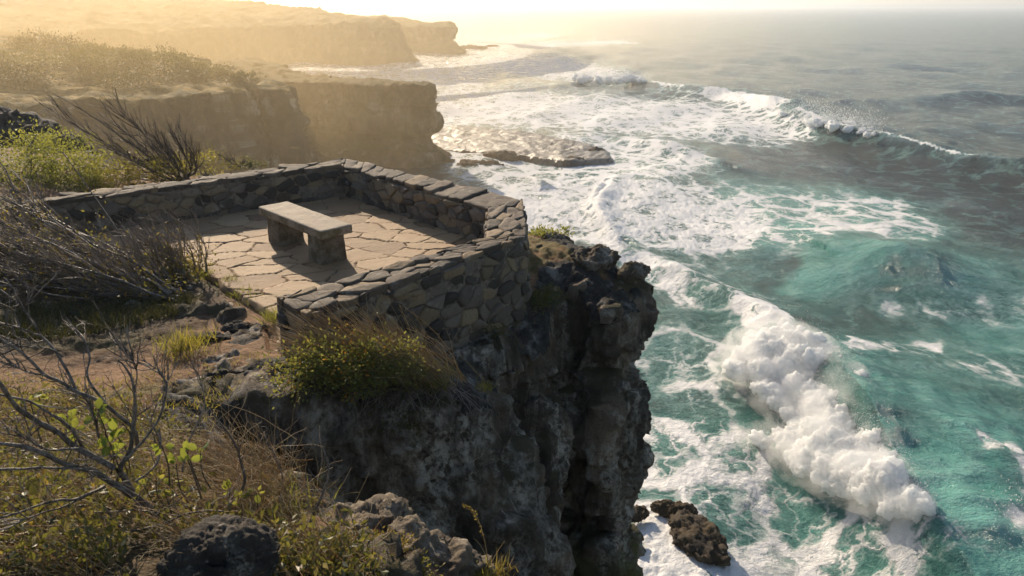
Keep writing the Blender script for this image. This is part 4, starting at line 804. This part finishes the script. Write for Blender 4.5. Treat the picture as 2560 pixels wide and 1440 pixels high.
# ---- foreground
def gnarled_shrub():
    b = uy(378, 1283, 2.5); root = empty('gnarled_shrub', b, 'gnarled bare grey branches reaching up and left from the bottom left foreground', 'shrub')
    paths = [([(400,1290),(328,1237),(281,1206),(234,1181),(187,1167),(140,1150),(78,1122),(0,1108),(-60,1100)], 2.45, 2.1, .023, .007),
     ([(330,1230),(300,1180),(292,1172),(198,1122),(149,1085),(100,1057),(59,1030),(31,1005),(0,962),(-50,900)], 2.45, 2.2, .020, .010),
     ([(345,1110),(333,1075),(291,1033),(250,1005),(194,978),(146,953),(114,936),(73,901),(38,870),(0,846),(-40,825)], 2.5, 2.35, .013, .006),
     ([(194,978),(174,936),(149,894),(125,863),(101,835),(83,808),(69,787),(42,755),(0,726)], 2.45, 2.6, .009, .004), ([(101,838),(52,821),(0,807),(-40,795)], 2.5, 2.5, .005, .003),
     ([(255,1110),(246,1089),(239,1047),(222,1009),(201,981)], 2.5, 2.46, .009, .006), ([(300,1190),(302,1165),(326,1123),(333,1064),(337,1012),(333,964),(316,922),(295,901)], 2.42, 2.5, .016, .004),
     ([(318,1150),(340,1120),(368,1089),(396,1047),(410,1009),(417,964),(420,936),(418,912)], 2.42, 2.55, .010, .003), ([(414,975),(412,950),(399,929),(371,908)], 2.5, 2.55, .004, .002), ([(335,1000),(343,950),(338,915),(318,885),(312,878)], 2.5, 2.55, .005, .002),
     ([(275,1022),(226,957),(219,922),(222,887),(208,846),(194,828),(167,797)], 2.48, 2.7, .008, .003), ([(114,936),(60,925),(0,905)], 2.4, 2.35, .005, .003), ([(198,1122),(120,1125),(60,1095),(0,1080)], 2.3, 2.2, .006, .003),
     ([(262,1215),(234,1231),(187,1247),(140,1250),(62,1275),(0,1297),(-40,1310)], 2.4, 2.1, .009, .005), ([(230,1235),(150,1268),(80,1292),(0,1330)], 2.35, 2.05, .006, .003),
     ([(270,1270),(278,1290),(297,1316),(328,1326),(375,1319),(437,1297),(487,1281),(560,1278)], 2.3, 2.25, .008, .004), ([(234,1281),(328,1277),(380,1280),(440,1290)], 2.35, 2.35, .005, .003), ([(0,1175),(120,1170),(200,1172),(240,1190)], 2.2, 2.3, .007, .006), ([(0,985),(60,1000),(120,1030),(180,1075),(210,1120)], 2.3, 2.4, .006, .007),
     ([(340,1205),(372,1180),(395,1150),(402,1105),(398,1070)], 2.42, 2.6, .007, .003), ([(70,790),(62,770),(72,752)], 2.6, 2.6, .004, .003), ([(160,892),(120,870),(60,868),(20,858)], 2.45, 2.4, .004, .002)]
    mb = MB(); allp = []
    for pts, Y0, Y1, r0, r1 in paths:
        q = smooth_line([uy(x, y, Y0+(Y1-Y0)*i/(len(pts)-1)) for i, (x, y) in enumerate(pts)], 40); q = q+.005*np.stack([noise(q*14, 1), noise(q*14, 2), noise(q*14, 3)], 1); rr = np.linspace(r0, r1, 40)*.66*(1+.16*noise(q*26, 4)); tubes(mb, q[None], rr[None], 8, .5); allp.append(q[::5][:8])
    P = np.array(allp); t1 = kids(P, 220, .35, 1, .05, .17, .5, (-.2, 0, .25), .2, 6, .08); t2 = kids(t1, 520, .3, 1, .03, .09, .5, (-.1, 0, .2), .2, 4, .06); tubes(mb, t1, trad(220, 6, .0026, .0011), 4, rng.random(220)); tubes(mb, t2, trad(520, 4, .0014, .0007), 3, rng.random(520)); mb.build('branches', B_grey, root)
gnarled_shrub()
def sprig(spots, label, size, mat=None, Y=2.45, n=4):
    c = np.mean([uy(x, y, Y) for x, y in spots], 0); root = empty('leafy_sprig', c+[0, 0, -.08], label, 'plant'); mb = MB(); sb = MB()
    for x, y in spots:
        q = uy(x, y, Y+random.uniform(-.06, .06)); D = rand_dirs(n, .35); scatter(mb, BROAD, BROADF, q+.012*D, frames(D, np.array([.2, -.9, .4])+.4*rng.normal(size=(n, 3))), size*.68*(.65+.6*rng.random(n)), rng.random(n))
        b_ = q+[random.uniform(-.04, .04), .03, -.2]; sb_p = smooth_line([b_, (b_+q)/2+rng.normal(size=3)*.012, q], 8); tubes(sb, sb_p[None], np.linspace(.0035, .002, 8)[None], 4, .5)
    mb.build('leaves', mat or L_broad, root); sb.build('stems', B_brown, root)
sprig([(75,1000),(95,985),(50,995)], 'round yellow-green leaves low at the left edge among the grey branches', .05, L_green, n=3)
sprig([(170,1055),(185,1075),(165,1040)], 'fresh green leaves behind the forked grey branch on the left', .055)
sprig([(240,1050),(265,1085),(285,1080),(245,1030)], 'large fresh green leaves at the centre of the bare grey branches', .062)
sprig([(285,1130),(275,1110)], 'green leaves under the fork of the upright bare branch', .055)
sprig([(405,1115),(468,1130),(500,1125),(440,1160),(470,1150)], 'long pale green leaves right of the bare grey branches', .052)
sprig([(70,1245),(190,1310),(215,1300),(60,1230)], 'shaded dark green leaves under the lowest grey branches', .07, L_dark)
sprig([(390,1190),(360,1215),(430,1200),(410,1225)], 'green leaves crowded at the foot of the gnarled branches', .042, L_green)
sprig([(600,1250),(640,1230),(575,1225)], 'upright narrow green leaves behind the lichen boulder', .045, L_green)
def undergrowth():
    mb = MB(); n = 9000; x = rng.uniform(-250, 960, n); y = rng.uniform(985, 1480, n); keep = (y > 1330+np.clip(x-480, 0, 500)*.12) | (x < 500) & (y > 985+np.clip(x-200, 0, 400)*.25); x, y = x[keep], y[keep]
    P = np.array([gp(a, b) for a, b in zip(x[:3600], y[:3600])]); P = P[rng.integers(0, len(P), 15000)]+rng.normal(size=(15000, 3))*[.05, .05, 0]; P[:, 2] = ground_z(P[:, 0], P[:, 1])+.18*rng.random(len(P))**2; cl = fbm(P*3, 3, 720)
    k = cl > -.2; P, cl = P[k], cl[k]; h_ = rng.random(len(P)) < .55; m2 = MB(); scatter(m2, LEAF, LEAFF, P[h_], frames(rand_dirs(h_.sum(), .5)), .02+.03*rng.random(h_.sum()), rng.random(h_.sum())); tag(m2.build('shaded_undergrowth', L_dark, None, False), kind='stuff'); P, cl = P[~h_], cl[~h_]; h_ = rng.random(len(P)) < .6; m2 = MB(); scatter(m2, LEAF*[.8, 1, 1], LEAFF, P[h_], frames(rand_dirs(h_.sum(), .3)), .018+.03*rng.random(h_.sum()), rng.random(h_.sum())); tag(m2.build('leaf_litter', L_litter, None, False), kind='stuff'); P, cl = P[~h_], cl[~h_]; scatter(mb, LEAF, LEAFF, P, frames(rand_dirs(len(P), .5)), .018+.026*rng.random(len(P)), np.clip(.45+cl+.3*rng.normal(size=len(P)), 0, 1)); tag(mb.build('undergrowth', L_olive, None, False), kind='stuff')  # over half the leaves take a darker colour in place of shade
    mb = MB(); n = 4200; B = P[rng.integers(0, len(P), n)]; B[:, 2] = ground_z(B[:, 0], B[:, 1])
    q = polyl(B, np.stack([-.5+.6*rng.normal(size=n), .4*rng.normal(size=n), .5+.4*rng.random(n)], 1), .12+.22*rng.random(n), (-.2, 0, -.25), .25, 6, .05); tubes(mb, q, trad(n, 6, .0019, .0008), 3, rng.random(n)); tag(mb.build('dry_stems', L_straw, None), kind='stuff')
undergrowth()
def fg_grass():
    root = empty('dry_grass_clump', gp(640, 1240), 'tangled dry grass between the bare branches and the black rock', 'dry grass')
    bs = np.array([uy(x, y, Y) for x, y, Y in ((560,1190,3.1),(620,1220,3.),(680,1250,2.9),(720,1290,2.8),(600,1270,2.7),(520,1150,3.2),(660,1180,3.2))]); n = 1250; i = rng.integers(0, len(bs), n)
    D = np.stack([-.45+.7*rng.normal(size=n), .1+.4*rng.normal(size=n), .6+.4*rng.random(n)], 1); P = polyl(bs[i]+rng.normal(size=(n, 3))*[.09, .09, .015], D, .10+.24*rng.random(n), (-.25, 0, -.35), .35, 7, .05)
    mb = MB(); tubes(mb, P, trad(n, 7, .0016, .0007), 3, rng.random(n)); mb.build('straw', L_straw, root)
    tuft('', gp(690, 1290), 240, .14, .006, (-.05, 0, .8), .45, L_green, '', rad=.09, root=root, part='green_blades'); tuft('', gp(560, 1230), 200, .12, .006, (-.05, 0, .8), .5, L_rust, '', rad=.10, root=root, part='rusty_blades')
fg_grass()
def twig(name, pts, Y0, Y1, r0, r1, nk, label, mat, cat='twig'):
    q = smooth_line([uy(x, y, Y0+(Y1-Y0)*i/(len(pts)-1)) for i, (x, y) in enumerate(pts)], 30); mb = MB(); tubes(mb, q[None], np.linspace(r0, r1, 30)[None], 7, .6)
    k1 = kids(q[None], nk, .35, 1, .04, .12, .5, (0, 0, .35), .2, 6, .06); tubes(mb, k1, trad(nk, 6, r1*.9, r1*.4), 4, rng.random(nk)); k2 = kids(k1, nk*3, .3, 1, .015, .05, .6, (0, 0, .2), .1, 4, .05); tubes(mb, k2, trad(nk*3, 4, r1*.5, r1*.3), 3, rng.random(nk*3)); return tag(mb.build(name, mat), label, cat)
twig('bare_twig', [(689,1380),(721,1346),(748,1328),(774,1307),(787,1277),(801,1248),(814,1214),(822,1185),(819,1150),(806,1118)], 2.5, 2.6, .009, .0022, 9, 'bare pale twig curving up in front of the black rock face', B_grey)
twig('bare_twig', [(559,1275),(594,1244),(612,1203),(606,1169),(594,1125),(578,1094),(545,1050),(520,1020)], 2.6, 2.75, .008, .0025, 9, 'thin dark twig curving up out of the dry grass clump', B_brown)
twig('bare_twig', [(700,1260),(708,1200),(690,1150),(672,1110),(660,1090)], 2.9, 2.9, .004, .0018, 12, 'fine forked twig standing in the dry grass by the black rock', B_twig)
twig('bare_twig', [(455,1180),(470,1110),(492,1060),(512,1010),(500,950),(478,905)], 2.7, 2.9, .005, .002, 9, 'slender upright twig between the gnarled branches and dry grass', B_twig)
def seed_stalk():
    root = empty('seed_stalk', uy(1222, 1450, 2.85), 'single brown grass stalk with a seed head against the dark gully', 'grass')
    q = smooth_line([uy(x, y, 2.85) for x, y in ((1224,1450),(1219,1400),(1213,1360),(1203,1320),(1190,1290),(1176,1272),(1162,1265))], 30); mb = MB(); tubes(mb, q[None], np.linspace(.0024, .0012, 30)[None], 4, .5)
    for a in (((1222,1420),(1240,1385),(1262,1352)), ((1218,1395),(1200,1362),(1185,1346)), ((1224,1440),(1250,1400),(1244,1440))): s_ = smooth_line([uy(x, y, 2.85) for x, y in a], 10); tubes(mb, s_[None], np.linspace(.0018, .0007, 10)[None], 3, .7)
    mb.build('stalk', L_straw, root); mb = MB(); P = q[12:][rng.integers(0, 18, 90)]+rng.normal(size=(90, 3))*.0035; scatter(mb, LEAF*[1.2, 1, 1], LEAFF, P, frames(np.array([-.5, 0, .6])+.5*rng.normal(size=(90, 3))), .008+.008*rng.random(90), rng.random(90)); mb.build('seed_head', L_rust, root, False)
seed_stalk()
tuft('grass_tuft', uy(1235, 1445, 2.85), 150, .09, .004, (.1, 0, .6), .6, L_rust, 'orange-brown grass tuft at the foot of the seed stalk', rad=.04)
tuft('grass_tuft', uy(1195, 1440, 2.8), 120, .07, .006, (0, 0, .7), .5, L_yel, 'yellow-green tuft on the ledge left of the seed stalk', rad=.04)
def rosette(x, y, Y, n, L, label, mat):
    b = uy(x, y, Y); a = rng.random(n)*6.28; D = np.stack([np.cos(a), np.sin(a), .35+.5*rng.random(n)], 1); mb = MB(); scatter(mb, BROAD*[.62, 1, 1.2], BROADF, b+.006*D, frames(D, np.array([0, 0, 1.])+.15*rng.normal(size=(n, 3))), L*(.6+.6*rng.random(n)), rng.random(n)); tag(mb.build('rosette_plant', mat), label, 'plant')
rosette(872, 1412, 2.5, 9, .085, 'green rosette with long arching leaves in front of the tan ledge', L_broad); rosette(972, 1418, 2.6, 10, .042, 'small green rosette right of the long-leaved one by the ledge', L_broad); rosette(770, 1405, 2.4, 9, .05, 'green rosette beside the lichen boulder', L_green); rosette(838, 1360, 2.65, 9, .05, 'upright yellow-green rosette on the left end of the tan ledge', L_yel)
bush('moss_cushion', uy(935, 1372, 2.66), (.14,.08,.05), 30, 1800, .014, (L_rust, B_brown), 'rust-orange moss cushion on the front of the tan ledge', 'moss', stems=5)
bush('ledge_herb', uy(800, 1400, 2.55), (.16,.12,.05), 30, 1500, .018, (L_olive, B_brown), 'low olive herbs between the lichen boulder and the tan ledge', 'plant', stems=6)
bush('ledge_herb', uy(1010, 1440, 2.5), (.16,.10,.04), 26, 1200, .016, (L_olive, B_brown), 'low olive herbs under the ledge at the bottom edge of the photo', 'plant', stems=6)
# ---- shrubs and small trees on the near headland across the cove
H1o = [o for o in bpy.data.objects if o.name.startswith('headland')][0]
_v = np.empty(len(H1o.data.vertices)*3, np.float32); H1o.data.vertices.foreach_get('co', _v); _v = _v.reshape(-1, 3)
_dep = _v[:, 1]*CP-(_v[:, 2]-CH)*SP; _px = 1280+FPX*_v[:, 0]/_dep; _py = 720-FPX*(_v[:, 1]*SP+(_v[:, 2]-CH)*CP)/_dep
def on_head(x, y):
    m_ = (np.abs(_px-x) < 14) & (np.abs(_py-y) < 7)
    if not m_.any(): return uy(x, y, 92)
    return _v[m_][np.argmin(_dep[m_])].astype(float)
def far_bush(x, y, wpx, hpx, lab, mat, n=700, cat='bush', grp='bushes on the near headland', sparse=.34, name='headland_bush'):
    b = on_head(x, y); s_ = np.linalg.norm(b-[0, 0, CH])/FPX; r3 = (wpx*.5*s_, wpx*.45*s_, hpx*.30*s_)
    bush(name, b+[0, 0, r3[2]*.5], r3, 26, int(n*1.8), .21, (mat, B_brown), lab, cat, grp, stems=3, base=b+[0, 0, -.3], clump_r=sparse)
L_fd = leaf_mat('far_dark_leaf', (.03,.034,.010), (.05,.05,.014), None, .12); L_fg = leaf_mat('far_green_leaf', (.06,.062,.013), (.10,.09,.018), None, .2)
FB = [(105,108,60,44,'tallest dark tree on the skyline of the near headland at the left',L_dark,'tree'),(65,108,40,28,'smaller dark tree left of the tallest on the headland skyline',L_dark,'tree'),(165,114,62,34,'round dark tree right of the tallest on the headland skyline',L_dark,'tree'),(228,122,50,24,'low hazy bush on the skyline right of the round dark tree',L_olive,'bush'),(262,128,44,26,'olive bush second right of the round dark tree on the skyline',L_olive,'bush'),
 (300,136,52,30,'green bush midway along the headland skyline',L_green,'bush'),(345,140,46,24,'bush just left of the spindly skyline tree',L_green,'bush'),(418,146,46,38,'spindly open tree sticking up from the headland skyline',L_olive,'tree'),(378,148,52,26,'bush below and left of the spindly skyline tree',L_green,'bush'),(460,156,50,26,'bush right of the spindly skyline tree',L_green,'bush'),(505,168,46,18,'low bush near the right end of the headland skyline',L_green,'bush'),
 (40,150,120,40,'broad green thicket at the left edge of the near headland',L_green,'bush'),(150,152,110,34,'broad green thicket below the round dark tree',L_green,'bush'),(240,158,90,32,'green thicket below the skyline bushes',L_olive,'bush'),(330,168,90,36,'dark thicket above the bare sunlit ground',L_dark,'bush'),(430,188,100,40,'dark spreading thicket below the spindly tree',L_dark,'bush'),(500,194,70,26,'dark low thicket close to the headland brink',L_dark,'bush'),(250,192,90,18,'flat dark shrub patch on the sunlit bare ground',L_dark,'bush'),(330,212,110,20,'long flat dark shrub patch nearest the brink',L_dark,'bush'),(60,205,110,18,'flat shrub patch on the bare ground at the left edge',L_olive,'bush'),(550,180,50,18,'small bush on the slope towards the headland tip',L_olive,'bush'),(600,196,46,12,'last low bush before the rounded headland tip',L_olive,'bush')]
for x, y, a, b_, lb, mt, ct in FB:
    if y > 185: b_ *= 2.2; mt = L_dark
    far_bush(x, y, a, b_, lb, {L_dark: L_fd, L_green: L_fg, L_olive: L_fg}[mt], 500 if a < 70 else 900, ct, 'bushes on the near headland' if ct == 'bush' else 'trees on the near headland', name='headland_bush' if ct == 'bush' else 'headland_tree')
# ================================================================== breaking foam
fm = M('white_foam'); p = fm.pos(); n_ = fm.noise(p, 1.6, 8, .7); n2_ = fm.noise(p, 7, 6, .75)
fc = fm.mix(fm.ramp(n_, .36, .58), (.80,.86,.87), (.95,.95,.95))
fmat = fm.done(fm.n('MixShader', {0: .25, 1: fm.bsdf(fc, .95, fm.bump(fm.math('ADD', n_, fm.math('MULTIPLY', n2_, .5)), .16, .9), Subsurface_Weight=.9, Subsurface_Radius=(1., 1., 1.), Subsurface_Scale=.5), 2: fm.n('BsdfTranslucent', {'Color': (.95,.96,.97)}).outputs[0]}).outputs[0])
sm = M('spray'); smat = sm.done(sm.n('MixShader', {0: .5, 1: sm.bsdf((.9,.9,.9), .9), 2: sm.n('BsdfTranslucent', {'Color': (.92,.92,.92)}).outputs[0]}).outputs[0])
TET = np.array([(0,0,1),(.94,0,-.33),(-.47,.82,-.33),(-.47,-.82,-.33)], np.float32); TETF = np.array([(0,1,2),(0,2,3),(0,3,1),(1,3,2)])
IC1V, IC1F = ico(2)
def breaker(label, blobs, vox, nspray, wind, spread, size, amp=1., mist=0):
    """blobs: photo x, y, height above the sea, radius"""
    C = np.array([un(x, y, SEA+h) for x, y, h, r in blobs]); Rr = np.array([b[3] for b in blobs])
    pcs = [((IC1V*r*[1, 1, .85]+c), [tuple(f) for f in IC1F]) for c, r in zip(C, Rr)]
    V, F = voxel(pcs, vox); V = relax(V, F, 4); N = normals(V, F); s = 1/amp
    d = amp*(.30*fbm(V*.55*s, 3, 801, mode=2)+.30*fbm(V*1.5*s, 4, 811, mode=2)+.21*fbm(V*4.6*s, 5, 821, g=.62, mode=2)); V = V+N*d[:, None]; V[:, 2] = np.maximum(V[:, 2], SEA-.6)
    root = empty('breaking_wave', tuple(C.mean(0)*[1, 1, 0]+[0, 0, SEA]), label, 'wave'); mesh('foam', V, F, fmat, root)
    up = np.nonzero((V[:, 2] > SEA+.15) & (N[:, 2] > -.3))[0]; i = up[rng.integers(0, len(up), nspray)]
    o = np.minimum(rng.exponential(1., nspray), 2.6)[:, None]*spread; P = V[i]+N[i]*o*.5+np.asarray(wind)*o*rng.random((nspray, 1))+rng.normal(size=(nspray, 3))*o*.35
    mb = MB(); k = P[:, 2] > SEA+.05; P = P[k]; scatter(mb, TET, TETF, P, frames(rng.normal(size=(len(P), 3))), size*(.35+rng.random(len(P))**3*1.3), .5, tri=True); tag(mb.build('spray', smat, root, False), kind='stuff')
    if mist:
        pcs = [((IC1V*(r*1.25+.32*mist)*[1, 1, .9]+c+np.asarray(wind)*.4*mist), [tuple(f) for f in IC1F]) for c, r in zip(C, Rr)]
        V, F = voxel(pcs, vox*3); V = relax(V, F, 3); mm_ = M('mist'); pp = mm_.pos()
        nn = mm_.n('TexNoise', {'Vector': pp, 'Scale': .9/mist, 'Detail': 5., 'Roughness': .6}).outputs[0]
        vv_ = mm_.n('VolumePrincipled', {'Color': (1., 1., 1.), 'Density': mm_.ramp(nn, .42, .66, 0, .75/mist), 'Anisotropy': .6}); mm_.t.links.new(vv_.outputs[0], mm_.out.inputs['Volume'])
        tag(mesh('mist', V, F, mm_.m, root), kind='stuff')
def run(pts, n, jx, jy):
    q = smooth_line(pts, n); out = []
    for x, y, h, r in q: out.append((x+random.uniform(-jx, jx), y+random.uniform(-jy, jy), h*random.uniform(.75, 1.1), r*random.uniform(.75, 1.15)))
    return out
def fill(poly, n, crest, h0, h1, r0, r1):
    """blobs over a photo outline, higher towards the crest side"""
    poly = np.array(poly, float); lo, hi = poly.min(0), poly.max(0); out = []
    while len(out) < n:
        x, y = random.uniform(lo[0], hi[0]), random.uniform(lo[1], hi[1]); sd = float(poly_sd(np.array([x]), np.array([y]), poly)[0])
        if sd > -12: continue
        d = float(line_d(np.array([x]), np.array([y]), crest)[0][0]); t = max(0, 1-d/300)**.8; e = min(1, -sd/70)
        out.append((x, y+18, (h0+(h1-h0)*t)*random.uniform(.7, 1.1), r0+(r1-r0)*e*random.uniform(.6, 1.1)))
    return out
CR = [(1960,770),(2060,815),(2155,880),(2212,955),(2250,1045),(2280,1130),(2350,1270)]
B1 = fill([(1775,912),(1830,845),(1880,800),(1950,772),(2010,795),(2070,822),(2150,890),(2200,950),(2235,1030),(2260,1120),(2290,1200),(2350,1270),(2300,1292),(2200,1262),(2090,1222),(2000,1172),(1955,1130),(1850,1092),(1900,1062),(1970,1040),(1920,1005),(1875,960),(1840,935)], 190, CR, .25, 2.2, .22, .85)
breaker('big white breaking wave exploding into foam, nearest to the cliff', B1, .075, 120000, (-.8, -.1, .3), .36, .013, .9, mist=1.1)
breaker('distant white breaker with spray blowing off the outer swell line', run([(1925,270,.9,.5),(1955,280,1.1,.7),(1995,294,1.3,.8),(2045,308,1.4,.8),(2085,312,1.6,.8),(2135,324,1.6,.7),(2180,332,1.6,.5)], 60, 10, 7)+run([(1990,300,.6,1.2),(2060,318,.7,1.2),(2130,330,.8,1.1)], 26, 14, 6), .16, 26000, (1.2, .2, .5), .8, .05, 1.1)
breaker('long low far breaker where the outer swell meets the bay', run([(1440,196,.8,1.2),(1500,200,1.,1.2),(1570,200,1.2,1.2),(1610,200,1.2,1.)], 22, 8, 3), .3, 5000, (.5, .2, .4), .8, .09, 1.5)
breaker('low foam roller in the bay just beyond the right wall corner', run([(1520,452,.2,.5),(1490,490,.3,.6),(1490,530,.35,.6),(1530,580,.3,.6),(1560,620,.2,.45)], 24, 9, 7), .1, 6000, (-.3, 0, .4), .35, .025, .8)
breaker('splash of broken water at the bottom right corner', run([(2500,1400,.8,.5),(2530,1350,1.,.6),(2560,1420,.9,.7),(2600,1380,1.2,.7),(2620,1300,1.2,.6)], 26, 10, 10), .06, 16000, (-.4, 0, .6), .45, .018, .7)
# ================================================================== haze
def haze():
    m = M('sea_haze'); v = m.n('VolumePrincipled', {'Color': (.92, .95, 1.), 'Density': .00040, 'Anisotropy': .6})
    m.t.links.new(v.outputs[0], m.out.inputs['Volume'])
    V = np.array([(x, y, z) for x in (-700, 2500) for y in (-60, 4000) for z in (-18.5, 34)], float)
    F = np.array([(0,1,3,2),(4,6,7,5),(0,4,5,1),(2,3,7,6),(0,2,6,4),(1,5,7,3)])
    tag(mesh('haze', V, F, m.m, smooth=False), kind='stuff')
haze()
def sea_mist(c, r, dens):           # salt spray hanging over the surf between the headlands
    m = M('sea_mist'); v = m.n('VolumePrincipled', {'Color': (1., .76, .40), 'Density': dens, 'Anisotropy': .25}); m.t.links.new(v.outputs[0], m.out.inputs['Volume'])
    V, F = ico(4); tag(mesh('sea_mist', V*np.array(r)+np.array(c), F, m.m), kind='stuff')
for k in (.6, .75, .9, 1.05, 1.2, 1.35):      # thins out gradually
    sea_mist((-60, 78, -8), (50*k, 40*k, 15*k), .0014)
    sea_mist((-50, 310, -4), (115*k, 180*k, 20*k), .00024)
